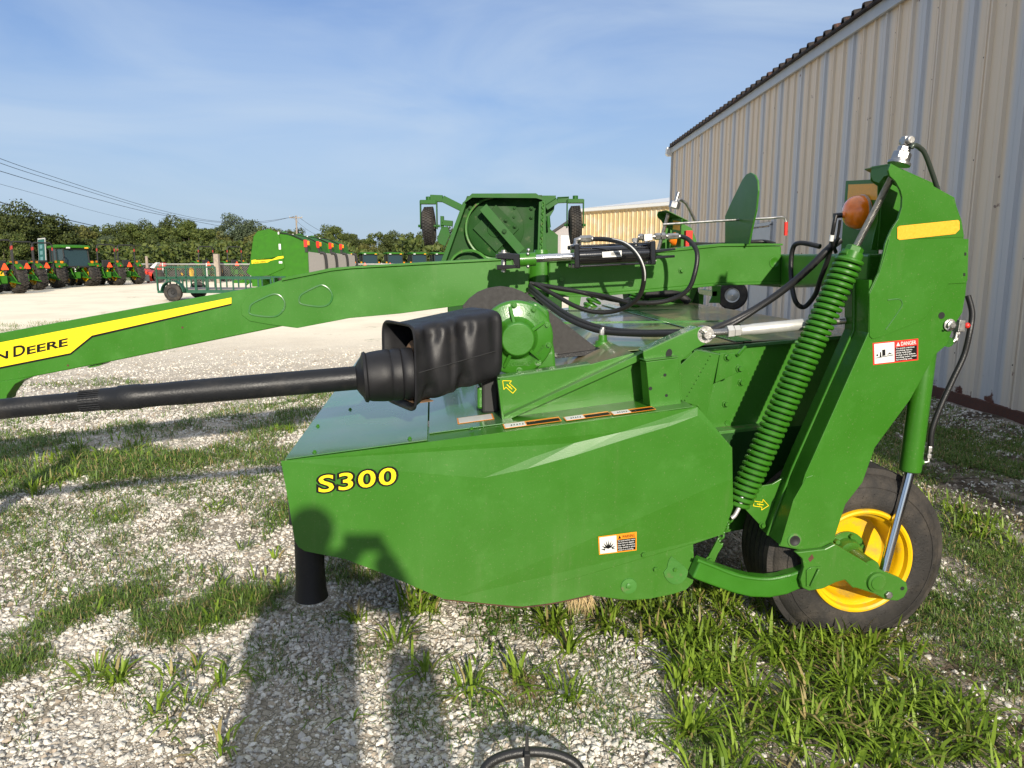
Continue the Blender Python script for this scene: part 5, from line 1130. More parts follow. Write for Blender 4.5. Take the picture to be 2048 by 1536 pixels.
obj('end_wall', G().add([(WX, bB, .1), (WX + 14, bB, .1), (WX + 14, bB, 4.9), (WX + 7, bB, 6.4), (WX, bB, 4.95)], [(0, 1, 2, 3, 4)]).add([(WX, bA, .1), (WX + 14, bA, .1), (WX + 14, bA, 4.9), (WX + 7, bA, 6.4), (WX, bA, 4.95)], [(0, 1, 2, 3, 4)]), wallm, mb)
obj('gutter_end', G().prism([(WX - .22, bB - .02, 4.80), (WX - .16, bB - .02, 4.74), (WX - .02, bB - .02, 4.74), (WX - .02, bB - .02, 5.0), (WX - .2, bB - .02, 5.0)], (0, .22, 0)), M['white'], mb, .01)
obj('corner_trim', G().box((WX - .01, bB + .01, 2.45), .10, .08, 4.75), trimm, mb)
obj('base_trim', G().box((WX - .015, (bA + bB) / 2, .055), .06, bB - bA, .13), M['rust'], mb)
# flush door in the far part of the wall
dr = obj('door', G().box((WX - .045, at(1516, 500, 1).y * 0 + 15.2, 1.15), .03, 1.05, 2.1), trimm, mb, .004)
obj('door_frame', G().box((WX - .05, 14.62, 1.15), .05, .06, 2.2).box((WX - .05, 15.78, 1.15), .05, .06, 2.2).box((WX - .05, 15.2, 2.26), .05, 1.22, .06), trimm, dr)
# cream building behind
cream = mat('cream_siding', (.60, .44, .22), .5, var=.05, col2=(.60, .50, .33), c2=(.5, .6), c2s=1.5)
p0 = at(1164, 423, 43.0); p1 = at(1420, 402, 36.0)
cbld = thing('cream_building', 'pale yellow ribbed metal building lit by the sun behind the green machines', 'building', (p0.x, 43, 0))
d = Vector((p1.x - p0.x, 36 - 43, 0)); Ld = d.length; d.normalize(); nn_ = Vector((d.y, -d.x, 0)); nn_ = nn_ if nn_.y < 0 else -nn_
g = G(); pts = []
s_ = 0
while s_ < Ld:
    pts += [(s_, 0), (s_ + .03, .035), (s_ + .07, .035), (s_ + .10, 0)]; s_ += .32
pts.append((Ld, 0)); m_ = len(pts); B0 = Vector((p0.x, 43, 0))
zt = p0.z
g.add([B0 + d * p[0] + nn_ * p[1] for p in pts] + [B0 + d * p[0] + nn_ * p[1] + UP * zt for p in pts], [(i, i + 1, m_ + i + 1, m_ + i) for i in range(m_ - 1)])
obj('front_wall', g, cream, cbld)
obj('gutter', G().prism([B0 + nn_ * .0 + UP * (zt - .05), B0 + nn_ * .22 + UP * (zt - .02), B0 + nn_ * .22 + UP * (zt + .14), B0 + UP * (zt + .14)], d * Ld), M['white'], cbld)
obj('roof', G().add([B0 + UP * (zt + .15) + nn_ * .2, B0 + d * Ld + UP * (zt + .15) + nn_ * .2, B0 + d * Ld - nn_ * 8 + UP * (zt + 1.2), B0 - nn_ * 8 + UP * (zt + 1.2)], [(0, 1, 2, 3)]), M['white'], cbld)
obj('left_wall', G().add([B0, B0 - nn_ * 8, B0 - nn_ * 8 + UP * (zt + 1.2), B0 + UP * (zt + .15)], [(0, 1, 2, 3)]), cream, cbld)
gs = thing('grey_shed', 'small grey shed with dark sloping roof edge behind the caster wheel', 'building', at(1130, 517, 44).xy.to_3d())
GS = [at(x, y, 44) for x, y in [(1092, 476), (1166, 425)]]
gb0 = Vector((GS[0].x, 44, 0)); gb1 = Vector((GS[1].x, 44, 0))
greyw = mat('grey_shed_wall', (.30, .28, .28), .6, var=.05)
obj('gable_wall', G().prism([gb0, gb1, GS[1], GS[0]], (0, 6, 0)), greyw, gs)
obj('roof_edge', G().prism([GS[0] + Vector((-.2, -.2, -.12)), GS[1] + Vector((0, -.2, 0)), GS[1] + Vector((0, -.2, .16)), GS[0] + Vector((-.2, -.2, .04))], (0, 6.4, 0)), M['blackpl'], gs)
obj('door', G().box((at(1131, 500, 43.9).x, 43.97, 1.45), .55, .05, 2.9), M['white'], gs)
# ================================================================== YARD FURNITURE
wood = mat('weathered_wood', (.30, .25, .20), .85, var=.2, vs=8)
# chain link fence
fY = 52.0
fence = thing('chain_link_fence', 'low chain link fence with a top rail at the back of the gravel lot', 'fence', (at(330, 530, fY).x, fY, 0))
fx0, fx1 = at(150, 530, fY).x, at(1110, 530, fY).x
obj('top_rail', G().cyl((fx0, fY, 1.22), (fx1, fY, 1.22), .035, 8), M['silver'], fence)
xx = fx0
while xx < fx1: obj('fence_post', G().cyl((xx, fY, 0), (xx, fY, 1.30), .045, 8), M['silver'], fence); xx += 3.0
wm = bpy.data.materials.new('chain_link_wire'); wm.use_nodes = True
n = wm.node_tree; b = n.nodes['Principled BSDF']; b.inputs['Base Color'].default_value = (.14, .15, .13, 1); b.inputs['Roughness'].default_value = .5
mg = G(); s_ = .16
i = fx0
while i < fx1:
    for sg_ in (1, -1):
        a = Vector((i, fY, 0.02 if sg_ > 0 else 1.2)); b_ = Vector((min(i + 1.18, fx1), fY, 1.2 if sg_ > 0 else .02))
        e = Vector((.006, 0, -.006 * sg_)); mg.add([a - e, a + e, b_ + e, b_ - e], [(0, 1, 2, 3)])
    i += s_
obj('wire_mesh', mg, wm, fence)
tp_ = at(294, 530, 51); obj('tall_post', G().cyl((tp_.x, 51, 0), (tp_.x, 51, 1.75), .09, 8), wood, None, origin=(tp_.x, 51, 0))
o = bpy.data.objects['tall_post']; o.name = 'wooden_post'; tag(o, 'pale wooden post standing at the fence behind the red implement', 'post')
tp_ = at(434, 530, 50.5); o = obj('wooden_post', G().box((tp_.x, 50.5, .95), .30, .3, 1.9), wood, None, origin=(tp_.x, 50.5, 0)); tag(o, 'thick brown post between the two far roll bar tractors', 'post')
# sign
sY = 44
sg = thing('yard_sign', 'tall teal sign with white border leaning behind the roll bar tractors', 'sign', (at(86, 540, sY).x, sY, 0))
q = [at(x, y, sY) for x, y in [(75, 477), (90, 475.5), (95, 560), (80, 560)]]
teal = mat('teal_sign_face', (.006, .075, .07), .6)
obj('sign_border', G().prism(q, Yv * .06), M['silver'], sg)
q2 = [at(x, y, sY - .01) for x, y in [(76, 479.5), (88.5, 478), (92.5, 558), (80.5, 558)]]
sf = obj('sign_face', G().prism(q2, -Yv * .02), teal, sg)
for yy in (490, 502, 514, 526): obj('sign_marking', G().prism([at(x, y, sY - .045) for x, y in [(79.5 + (yy - 490) * .06, yy), (85 + (yy - 490) * .06, yy - .5), (85.2 + (yy - 490) * .06, yy + 7), (79.7 + (yy - 490) * .06, yy + 7.5)]], -Yv * .01), mat('pale_teal', (.08, .18, .19), .6), sf)
for s_ in (77, 92): 
    pq = at(s_, 540, sY + .1); obj('sign_leg', G().cyl((pq.x, sY + .12, 0), (pq.x, sY + .12, 1.0), .05, 8), M['silver'], sg)
# utility poles
def pole(px, ytop, Y, hw, lab):
    p = at(px, ytop, Y)
    t = thing('utility_pole', lab, 'utility pole', (p.x, Y, 0), 0, 'wooden utility poles')
    obj('pole', G().cyl((p.x, Y, 0), (p.x, Y, p.z), .16, 10, .11), wood, t)
    obj('crossarm', G().box((p.x, Y - .15, p.z - .35), hw * 2, .12, .14), wood, t)
    for s_ in (-1, -.5, .5, 1): obj('insulator', G().cyl((p.x + s_ * hw * .95, Y - .15, p.z - .28), (p.x + s_ * hw * .95, Y - .15, p.z - .08), .05, 8), M['silver'], t)
    obj('transformer', G().cyl((p.x + .3, Y - .2, p.z - 2.3), (p.x + .3, Y - .2, p.z - 1.4), .2, 12), M['white'], t) if px > 700 else obj('brace', G().cyl((p.x, Y - .1, p.z - 1.4), (p.x + hw * .5, Y - .15, p.z - .4), .03, 6), wood, t)
    return p
pole(592, 431, 120, 1.0, 'utility pole with crossarm rising above the balers')
pole(731, 483, 130, 1.3, 'utility pole with pale transformer in front of the trees behind the cab tractors')
wirem = mat('overhead_wire', (.035, .035, .04), .6)
def wire(pts, r, lab):
    o = obj('power_line', G().tube([at(x, y, Y) for x, y, Y in pts], r, 5, sub=6), wirem, None, origin=at(*pts[0])); tag(o, lab, 'power line', 'overhead power lines')
wire([(-220, 225, 42), (0, 317, 62), (120, 358, 75), (250, 400, 90), (340, 425, 100), (430, 442, 108), (520, 443, 115), (592, 433, 119.8)], .022, 'uppermost thin overhead wire running from the left edge to the pole')
wire([(-220, 240, 42), (0, 326, 62), (120, 365, 75), (250, 405, 90), (340, 430, 100), (430, 444, 108), (520, 446, 115), (588, 433, 119.8)], .022, 'second overhead wire just below the uppermost one')
wire([(-220, 275, 42), (0, 342, 62), (100, 372, 75), (200, 400, 90), (300, 425, 100), (440, 452, 112)], .026, 'third overhead wire from the left edge')
wire([(-200, 312, 42), (0, 368, 62), (90, 393, 75), (180, 420, 90), (290, 447, 105)], .014, 'faintest overhead wire above the left trees')
wire([(-150, 352, 38), (0, 404, 50), (60, 421, 56), (120, 436, 62), (190, 452, 70)], .032, 'thick black overhead cable crossing the big left tree')
wire([(596, 433, 119.8), (620, 450, 122), (650, 466, 126), (700, 482, 130)], .022, 'wire sagging down from the pole to the right, upper one')
wire([(588, 437, 119.8), (615, 460, 122), (645, 473, 126), (700, 485, 130)], .018, 'wire sagging down from the pole to the right, lower one')
wire([(150, 490, 75), (300, 491, 82), (420, 485, 90), (500, 479, 95)], .016, 'low wire strung in front of the tree line')
# hose loop in the near foreground
hc = gr(1064, 1562)
hl = thing('hose_loop', 'black rubber hose loop at the bottom edge with an upright black strap', 'hose', (hc.x, hc.y, 0))
rr = .150
obj('hose', G().tube([(hc.x + rr * math.cos(a), hc.y + .02 * math.sin(a) - .02, .03 + rr * .42 * (math.sin(a) + .12)) for a in [math.radians(-12 + i * 17) for i in range(13)]], .0155, 12, sub=6), M['hose'], hl)
tpx = gr(1050, 1500)
obj('strap', G().prism([(hc.x - .026, hc.y - .035, .03), (hc.x - .006, hc.y - .035, .03), (hc.x - .012, hc.y - .02, .165), (hc.x - .016, hc.y - .015, .185), (hc.x - .022, hc.y - .02, .15)], (0, .005, 0)), M['blackpl'], hl)
obj('strap_wrap', G().tube([(hc.x - .004, hc.y - .035 + .0 * a, .165) for a in (0, 1)], .01, 6, flat=True) if False else G().box((hc.x - .016, hc.y - .02, .10), .018, .042, .04), M['blackpl'], hl, .003)

# ================================================================== PHOTOGRAPHER (stands behind the camera, throws the shadow)
skinm = mat('skin', (.45, .27, .19), .5); shirt = mat('cotton_shirt', (.12, .14, .2), .8, var=.1); denim = mat('denim', (.05, .07, .13), .8, var=.1); hair = mat('hair', (.05, .03, .02), .7)
def skin_mesh(name, nodes, edges, m, par, loc, sub=2):
    me = bpy.data.meshes.new(name); me.from_pydata([tuple(Vector(p) - Vector(loc)) for p, r in nodes], edges, []); o = link(name, me, par)
    sk_ = o.modifiers.new('skin', 'SKIN'); ss = o.modifiers.new('sub', 'SUBSURF'); ss.levels = sub; ss.render_levels = sub
    for i, (p, r) in enumerate(nodes):
        v = me.skin_vertices[0].data[i]; v.radius = (r, r) if not isinstance(r, tuple) else r
        v.use_root = (i == 0)
    sk_.use_smooth_shade = True; me.materials.append(m); return o
pl = Vector((-.19, -.42, 0))
per_ = thing('person', 'person holding up a phone, seen only as a shadow on the green side panel', 'person', pl)
X0, Y0 = pl.x, pl.y
N = [((X0, Y0, .98), (.21, .12)), ((X0, Y0, 1.15), (.21, .12)), ((X0, Y0, 1.38), (.20, .12)), ((X0 - .0, Y0, 1.52), (.10, .08)), ((X0 + .01, Y0 + .05, 1.59), .060),
     ((X0 + .02, Y0 + .10, 1.68), (.078, .088)), ((X0 + .02, Y0 + .11, 1.77), (.076, .088)), ((X0 + .02, Y0 + .10, 1.83), (.05, .06)),
     ((X0 - .19, Y0, 1.47), .060), ((X0 - .27, Y0 + .06, 1.22), .047), ((X0 + .05, Y0 + .20, 1.55), .066), ((X0 + .13, Y0 + .32, 1.585), .050),
     ((X0 + .17, Y0 + .03, 1.53), .085), ((X0 + .36, Y0 + .14, 1.38), .075), ((X0 + .30, Y0 + .24, 1.50), .062), ((X0 + .24, Y0 + .33, 1.575), .046),
     ((X0 - .12, Y0, .88), .12), ((X0 - .13, Y0 + .03, .50), .08), ((X0 - .13, Y0, .10), .048), ((X0 - .13, Y0 + .14, .05), .042),
     ((X0 + .12, Y0, .88), .12), ((X0 + .13, Y0 + .03, .50), .08), ((X0 + .14, Y0, .10), .048), ((X0 + .14, Y0 + .14, .05), .042)]
Ed = [(0, 1), (1, 2), (2, 3), (3, 4), (4, 5), (5, 6), (6, 7), (2, 8), (8, 9), (9, 10), (10, 11), (2, 12), (12, 13), (13, 14), (14, 15), (0, 16), (16, 17), (17, 18), (18, 19), (0, 20), (20, 21), (21, 22), (22, 23)]
skin_mesh('body', N, Ed, shirt, per_, pl)
cap = obj('hair', G().sph((X0 + .02, Y0 + .09, 1.765), .096, 20, 12, (.95, 1.08, .95)), hair, per_)
for s_, hx, hy, hz in [(-1, X0 + .11, Y0 + .34, 1.555), (1, X0 + .265, Y0 + .345, 1.59)]:
    for f_ in range(5):
        b_ = Vector((hx, hy, hz)); e_ = b_ + Vector((-s_ * (.035 + .01 * f_), .01 + .006 * f_, -.03 + .018 * f_))
        nm = skin_mesh('finger', [(tuple(b_), .014), (tuple((b_ + e_) / 2 + Vector((0, .012, 0))), .010), (tuple(e_), .008)], [(0, 1), (1, 2)], skinm, per_, pl, 1)
ph = obj('phone', G().box((-.030, -.032, 1.600), .155, .010, .076), M['blackpl'], None, .006, origin=(-.045, -.03, 1.55)); tag(ph, 'black phone held up just behind the camera viewpoint', 'phone')
bgx = (.22, -.44)  # unseen bag, added only to throw the second shadow on the ground
bag = thing('shadow_bag', 'unseen bag added by the arm to cast the second ground shadow', 'bag', (bgx[0], bgx[1], .92))
obj('shadow_bag_body', G().box((bgx[0], bgx[1], 1.10), .19, .12, .36), denim, bag, .03, 3)
obj('shadow_bag_strap', G().tube([(bgx[0] - .07, bgx[1], 1.26), (bgx[0] - .03, bgx[1], 1.36), (bgx[0] + .0, bgx[1] + .04, 1.40), (bgx[0] + .05, bgx[1], 1.36), (bgx[0] + .07, bgx[1], 1.26)], .012, 8), denim, bag)

# ================================================================== GROUND
gm = bpy.data.materials.new('gravel_ground'); gm.use_nodes = True
n = gm.node_tree; b = n.nodes['Principled BSDF']; lk = n.links.new
tc = n.nodes.new('ShaderNodeTexCoord'); V_ = tc.outputs['Object']
def noise(s, d=5, r=.6, src=V_):
    z = n.nodes.new('ShaderNodeTexNoise'); z.inputs['Scale'].default_value = s; z.inputs['Detail'].default_value = d; z.inputs['Roughness'].default_value = r; lk(src, z.inputs['Vector']); return z.outputs['Fac']
def rng(v, a, b_, c_=0, d=1):
    r = n.nodes.new('ShaderNodeMapRange'); r.inputs['From Min'].default_value = a; r.inputs['From Max'].default_value = b_; r.inputs['To Min'].default_value = c_; r.inputs['To Max'].default_value = d; lk(v, r.inputs['Value']); return r.outputs[0]
def mixc(f, a, b_):
    x = n.nodes.new('ShaderNodeMixRGB')
    for i, v in ((1, a), (2, b_)):
        if isinstance(v, tuple): x.inputs[i].default_value = (*v, 1)
        else: lk(v, x.inputs[i])
    lk(f, x.inputs[0]); return x.outputs[0]
vo = n.nodes.new('ShaderNodeTexVoronoi'); vo.inputs['Scale'].default_value = 42; lk(V_, vo.inputs['Vector'])
vd = n.nodes.new('ShaderNodeTexVoronoi'); vd.feature = 'DISTANCE_TO_EDGE'; vd.inputs['Scale'].default_value = 42; lk(V_, vd.inputs['Vector'])
sv = n.nodes.new('ShaderNodeSeparateXYZ'); lk(vo.outputs['Color'], sv.inputs[0])
stone = mixc(rng(sv.outputs['X'], 0, 1), (.46, .40, .33), (.78, .71, .60))
edge = rng(vd.outputs['Distance'], .0, .10)
sep = n.nodes.new('ShaderNodeSeparateXYZ'); lk(V_, sep.inputs[0])
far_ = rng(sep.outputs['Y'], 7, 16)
ed2 = n.nodes.new('ShaderNodeMath'); ed2.operation = 'MAXIMUM'; lk(edge, ed2.inputs[0]); lk(rng(far_, 0, 1, 0, .85), ed2.inputs[1])
gcol = mixc(ed2.outputs[0], (.46, .405, .325), stone)
gcol = mixc(far_, mixc(rng(noise(2.2), .42, .60), (.30, .26, .20), gcol), gcol)
# broad tone shifts in the far lot, dusty tracks, thin brown weeds
gcol = mixc(rng(sep.outputs['Y'], 9, 18, 0, .93), gcol, (.93, .82, .62))  # far cream colour raised to stand in for sunlight caught by stone faces
gcol = mixc(rng(noise(.45, 5, .65), .46, .62, 0, .35), gcol, (.62, .53, .40)); spk = rng(noise(7, 8, .85), .56, .72, 0, .30); gcol = mixc(spk, gcol, (.50, .42, .32))
weed = n.nodes.new('ShaderNodeMath'); weed.operation = 'MULTIPLY'; lk(rng(noise(.55, 7, .72), .60, .66, 0, .8), weed.inputs[0]); lk(rng(noise(14, 4, .8), .42, .58), weed.inputs[1])
gcol = mixc(weed.outputs[0], gcol, (.13, .15, .05))
# soil strip beside the building
st_ = rng(sep.outputs['X'], 2.0, 2.9); yl = rng(sep.outputs['Y'], 24, 20); sm_ = n.nodes.new('ShaderNodeMath'); sm_.operation = 'MULTIPLY'; lk(st_, sm_.inputs[0]); lk(yl, sm_.inputs[1])
so_ = n.nodes.new('ShaderNodeMath'); so_.operation = 'MULTIPLY'; lk(sm_.outputs[0], so_.inputs[0]); lk(rng(noise(3, 6, .7), .38, .55, .25, 1), so_.inputs[1])
gcol = mixc(so_.outputs[0], gcol, (.085, .065, .045))
sx2 = rng(sep.outputs['X'], .35, .95); sy2 = rng(sep.outputs['Y'], 3.6, 2.7); s22 = n.nodes.new('ShaderNodeMath'); s22.operation = 'MULTIPLY'; lk(sx2, s22.inputs[0]); lk(sy2, s22.inputs[1])
s23 = n.nodes.new('ShaderNodeMath'); s23.operation = 'MULTIPLY'; lk(s22.outputs[0], s23.inputs[0]); lk(rng(noise(5, 5, .7), .36, .56), s23.inputs[1])
gcol = mixc(s23.outputs[0], gcol, (.12, .09, .06))
# rough meadow beyond the fence
md = rng(sep.outputs['Y'], 54, 58); gcol = mixc(md, gcol, (.10, .13, .045))
lk(gcol, b.inputs['Base Color']); b.inputs['Roughness'].default_value = .92; b.inputs['Specular IOR Level'].default_value = .2
bu = n.nodes.new('ShaderNodeBump'); lk(rng(sep.outputs['Y'], 8, 16, .7, .12), bu.inputs['Strength']); bu.inputs['Distance'].default_value = .02
hh = n.nodes.new('ShaderNodeMath'); hh.operation = 'ADD'; lk(edge, hh.inputs[0]); lk(noise(30, 5, .7), hh.inputs[1]); h2 = n.nodes.new('ShaderNodeMath'); h2.operation = 'MULTIPLY'; lk(noise(9, 6, .8), h2.inputs[0]); lk(rng(sep.outputs['Y'], 10, 22, 0, .5), h2.inputs[1]); h3 = n.nodes.new('ShaderNodeMath'); h3.operation = 'ADD'; lk(hh.outputs[0], h3.inputs[0]); lk(h2.outputs[0], h3.inputs[1]); lk(h3.outputs[0], bu.inputs['Height']); lk(bu.outputs[0], b.inputs['Normal'])
# undulating sheet: fine near, coarse far
def hgt(x, y):
    d = math.hypot(x, y - 3)
    return (.014 * math.sin(x * 2.1 + y * 1.3) + .011 * math.sin(x * 4.7 - y * 3.1 + 1) + .007 * math.sin(x * 9 + y * 7.7)) * max(0, min(1, (14 - d) / 8)) - .004
def hgt_np(x, y):
    d = np.hypot(x, y - 3)
    return (.014 * np.sin(x * 2.1 + y * 1.3) + .011 * np.sin(x * 4.7 - y * 3.1 + 1) + .007 * np.sin(x * 9 + y * 7.7)) * np.clip((14 - d) / 8, 0, 1) - .004
ticks = [-900, -300, -120, -60, -40, -30, -22, -16] + [round(-12 + i * .16, 3) for i in range(150)] + [12.2, 16, 22, 30, 40, 60, 120, 300, 900]
tx = ticks; ty_ = [t + 3 for t in ticks]; nx_ = len(tx)
g = G(); g.add([(x, y, hgt(x, y)) for y in ty_ for x in tx], [(j * nx_ + i, j * nx_ + i + 1, (j + 1) * nx_ + i + 1, (j + 1) * nx_ + i) for j in range(len(ty_) - 1) for i in range(nx_ - 1)], True)
struct(obj('ground', g, gm))
def np_mesh(name, verts, faces_idx, fsize, m, smooth=False):
    me = bpy.data.meshes.new(name); nv = len(verts); nf = len(faces_idx)
    me.vertices.add(nv); me.vertices.foreach_set('co', verts.astype(np.float32).ravel())
    me.loops.add(nf * fsize); me.loops.foreach_set('vertex_index', faces_idx.astype(np.int32).ravel())
    me.polygons.add(nf); me.polygons.foreach_set('loop_start', np.arange(nf, dtype=np.int32) * fsize)
    me.polygons.foreach_set('use_smooth', np.full(nf, smooth))
    me.update(calc_edges=True); me.materials.append(m); return me
# ---- loose stones
t_ = (1 + 5 ** .5) / 2
ICO = np.array([(-1, t_, 0), (1, t_, 0), (-1, -t_, 0), (1, -t_, 0), (0, -1, t_), (0, 1, t_), (0, -1, -t_), (0, 1, -t_), (t_, 0, -1), (t_, 0, 1), (-t_, 0, -1), (-t_, 0, 1)]) / math.hypot(1, t_)
IF = np.array([(0, 11, 5), (0, 5, 1), (0, 1, 7), (0, 7, 10), (0, 10, 11), (1, 5, 9), (5, 11, 4), (11, 10, 2), (10, 7, 6), (7, 1, 8), (3, 9, 4), (3, 4, 2), (3, 2, 6), (3, 6, 8), (3, 8, 9), (4, 9, 5), (2, 4, 11), (6, 2, 10), (8, 6, 7), (9, 8, 1)])
def in_wedge(x, y, m=.9): return np.abs(x) < .74 * y + m
def vnoise(x, y, s, seed):
    r = np.random.default_rng(seed); out = 0
    for k in range(6):
        a = r.uniform(0, 6.28); f = s * r.uniform(.6, 1.7); out = out + np.sin(x * f * math.cos(a) + y * f * math.sin(a) + r.uniform(0, 6.28))
    return out / 6
def stones(n_, y0, y1, smin, smax, xmin=-20, xmax=20, fade=None):
    y = np.sqrt(RNG.uniform(y0 ** 2, y1 ** 2, n_)); x = RNG.uniform(-1, 1, n_) * (.74 * y + .9)
    k = (x > xmin) & (x < xmax) & (x < 4.9)
    clear = vnoise(x, y, 2.2, 5); k &= (RNG.random(n_) < np.clip(.80 + clear * .9, .12, 1))
    k &= (RNG.random(n_) < np.where((x > 1.5) & (y < 6), .36, 1) * np.where(x > 2.3, .5, np.where((x > .55) & (y < 2.9) & (y > 1.3), .34, 1)))
    if fade: k &= RNG.random(n_) > (y - fade[0]) / (fade[1] - fade[0])
    return x[k], y[k], smin * (smax / smin) ** (RNG.random(k.sum()) ** 2.4)
sets = [stones(100000, 1.15, 3.2, .0033, .0165), stones(72000, 3.2, 5.2, .005, .0165), stones(46000, 5.2, 8.5, .009, .020), stones(34000, 8.5, 14, .012, .024, fade=(9, 14))]
x = np.concatenate([s[0] for s in sets]); y = np.concatenate([s[1] for s in sets]); r = np.concatenate([s[2] for s in sets]); N_ = len(x)
V0 = np.repeat(ICO[None], N_, 0) * RNG.uniform(.62, 1.22, (N_, 12, 1))
V0 *= np.stack([RNG.uniform(.8, 1.35, N_), RNG.uniform(.7, 1.1, N_), RNG.uniform(.42, .85, N_)], 1)[:, None]
def rotm(N_):
    a, b2, c2 = RNG.uniform(0, 6.28, N_), RNG.normal(0, .35, N_), RNG.normal(0, .35, N_)
    z = np.zeros(N_); o = np.ones(N_)
    Rz = np.stack([np.cos(a), -np.sin(a), z, np.sin(a), np.cos(a), z, z, z, o], 1).reshape(-1, 3, 3)
    Rx = np.stack([o, z, z, z, np.cos(b2), -np.sin(b2), z, np.sin(b2), np.cos(b2)], 1).reshape(-1, 3, 3)
    Ry = np.stack([np.cos(c2), z, np.sin(c2), z, o, z, -np.sin(c2), z, np.cos(c2)], 1).reshape(-1, 3, 3)
    return Rz @ Rx @ Ry
V0 = np.einsum('nij,nkj->nki', rotm(N_), V0) * r[:, None, None]
V0 += np.stack([x, y, hgt_np(x, y) + r * RNG.uniform(-.05, .38, N_)], 1)[:, None]
FI = (IF[None] + (np.arange(N_) * 12)[:, None, None]).reshape(-1, 3)
sm = bpy.data.materials.new('crushed_limestone'); sm.use_nodes = True
n = sm.node_tree; b = n.nodes['Principled BSDF']; lk = n.links.new
gg = n.nodes.new('ShaderNodeNewGeometry'); rr_ = n.nodes.new('ShaderNodeValToRGB'); e = rr_.color_ramp.elements
e[0].position = 0; e[0].color = (.34, .29, .23, 1); e[1].position = 1; e[1].color = (.74, .70, .62, 1)
for p_, c_ in [(.10, (.42, .35, .27)), (.14, (.42, .395, .35)), (.5, (.58, .545, .48)), (.8, (.66, .625, .55))]: q_ = e.new(p_); q_.color = (*c_, 1)
lk(gg.outputs['Random Per Island'], rr_.inputs[0])
tc = n.nodes.new('ShaderNodeTexCoord'); z = n.nodes.new('ShaderNodeTexNoise'); z.inputs['Scale'].default_value = 90; z.inputs['Detail'].default_value = 5; lk(tc.outputs['Object'], z.inputs['Vector'])
mm = n.nodes.new('ShaderNodeMapRange'); mm.inputs['From Min'].default_value = .3; mm.inputs['From Max'].default_value = .7; mm.inputs['To Min'].default_value = .82; mm.inputs['To Max'].default_value = 1.12; lk(z.outputs['Fac'], mm.inputs['Value'])
xs = n.nodes.new('ShaderNodeVectorMath'); xs.operation = 'SCALE'; lk(rr_.outputs[0], xs.inputs[0]); lk(mm.outputs[0], xs.inputs['Scale']); lk(xs.outputs[0], b.inputs['Base Color'])
b.inputs['Roughness'].default_value = .9; b.inputs['Specular IOR Level'].default_value = .25
bu = n.nodes.new('ShaderNodeBump'); bu.inputs['Strength'].default_value = .5; bu.inputs['Distance'].default_value = .004; lk(z.outputs['Fac'], bu.inputs['Height']); lk(bu.outputs[0], b.inputs['Normal'])
so_ = link('loose_gravel', np_mesh('loose_gravel', V0.reshape(-1, 3), FI, 3, sm)); stuff(so_, 'pale crushed limestone gravel covering the yard', 'gravel')

# ---- grass: bent tapering blades
def grassm(name, c1, c2, dry, dryf):
    m = bpy.data.materials.new(name); m.use_nodes = True; n = m.node_tree; b = n.nodes['Principled BSDF']; lk = n.links.new
    g_2 = n.nodes.new('ShaderNodeNewGeometry'); r = n.nodes.new('ShaderNodeValToRGB'); e = r.color_ramp.elements
    e[0].position = 0; e[0].color = (*dry, 1); e[1].position = 1; e[1].color = (*c2, 1); q = e.new(dryf); q.color = (*dry, 1); q = e.new(dryf + .04); q.color = (*c1, 1)
    lk(g_2.outputs['Random Per Island'], r.inputs[0]); lk(r.outputs[0], b.inputs['Base Color']); b.inputs['Roughness'].default_value = .5; b.inputs['Specular IOR Level'].default_value = .35
    tr = n.nodes.new('ShaderNodeBsdfTranslucent'); lk(r.outputs[0], tr.inputs[0]); ms = n.nodes.new('ShaderNodeMixShader'); ms.inputs[0].default_value = .30
    o = n.nodes['Material Output']; lk(b.outputs[0], ms.inputs[1]); lk(tr.outputs[0], ms.inputs[2]); lk(ms.outputs[0], o.inputs[0]); return m
fineM = grassm('fine_grass', (.070, .135, .020), (.17, .26, .05), (.36, .28, .13), .13)
coarseM = grassm('coarse_crabgrass', (.11, .19, .014), (.26, .37, .04), (.36, .29, .12), .08)
def blades(x, y, L_, W_, lean, zb=0, a=None):
    N = len(x); a = RNG.uniform(0, 6.28, N) if a is None else a + RNG.normal(0, .6, N); l = L_ * RNG.uniform(.5, 1.25, N); w_ = W_ * RNG.uniform(.7, 1.3, N)
    ln = lean * RNG.uniform(.2, 1.5, N); dx, dy = np.cos(a), np.sin(a); px_, py_ = -dy, dx
    base = np.stack([x, y, hgt_np(x, y) - .004 + zb], 1)
    P = []
    for t, ww in [(0, .55), (.35, 1.0), (.7, .75), (1.0, 0)]:
        h = l * (t * np.cos(ln * .55 * t) if True else t) * (1 - .25 * ln * t * t); o = l * ln * .62 * t ** 1.5
        c_ = base + np.stack([dx * o, dy * o, np.maximum(h, .002)], 1); s = np.stack([px_, py_, np.zeros(N)], 1) * (w_ * ww * .5)[:, None]
        if ww: P += [c_ - s, c_ + s]
        else: P += [c_]
    Vt = np.stack(P, 1); o = (np.arange(N) * 7)[:, None]
    tris = np.array([(0, 1, 3), (0, 3, 2), (2, 3, 5), (2, 5, 4), (4, 5, 6)])
    return Vt.reshape(-1, 3), (tris[None] + o[:, :, None]).reshape(-1, 3)
class Acc:
    def __init__(s): s.V = []; s.F = []; s.n = 0
    def add(s, V, F_): s.V.append(V); s.F.append(F_ + s.n); s.n += len(V)
    def build(s, nm, m): return link(nm, np_mesh(nm, np.concatenate(s.V), np.concatenate(s.F), 3, m))
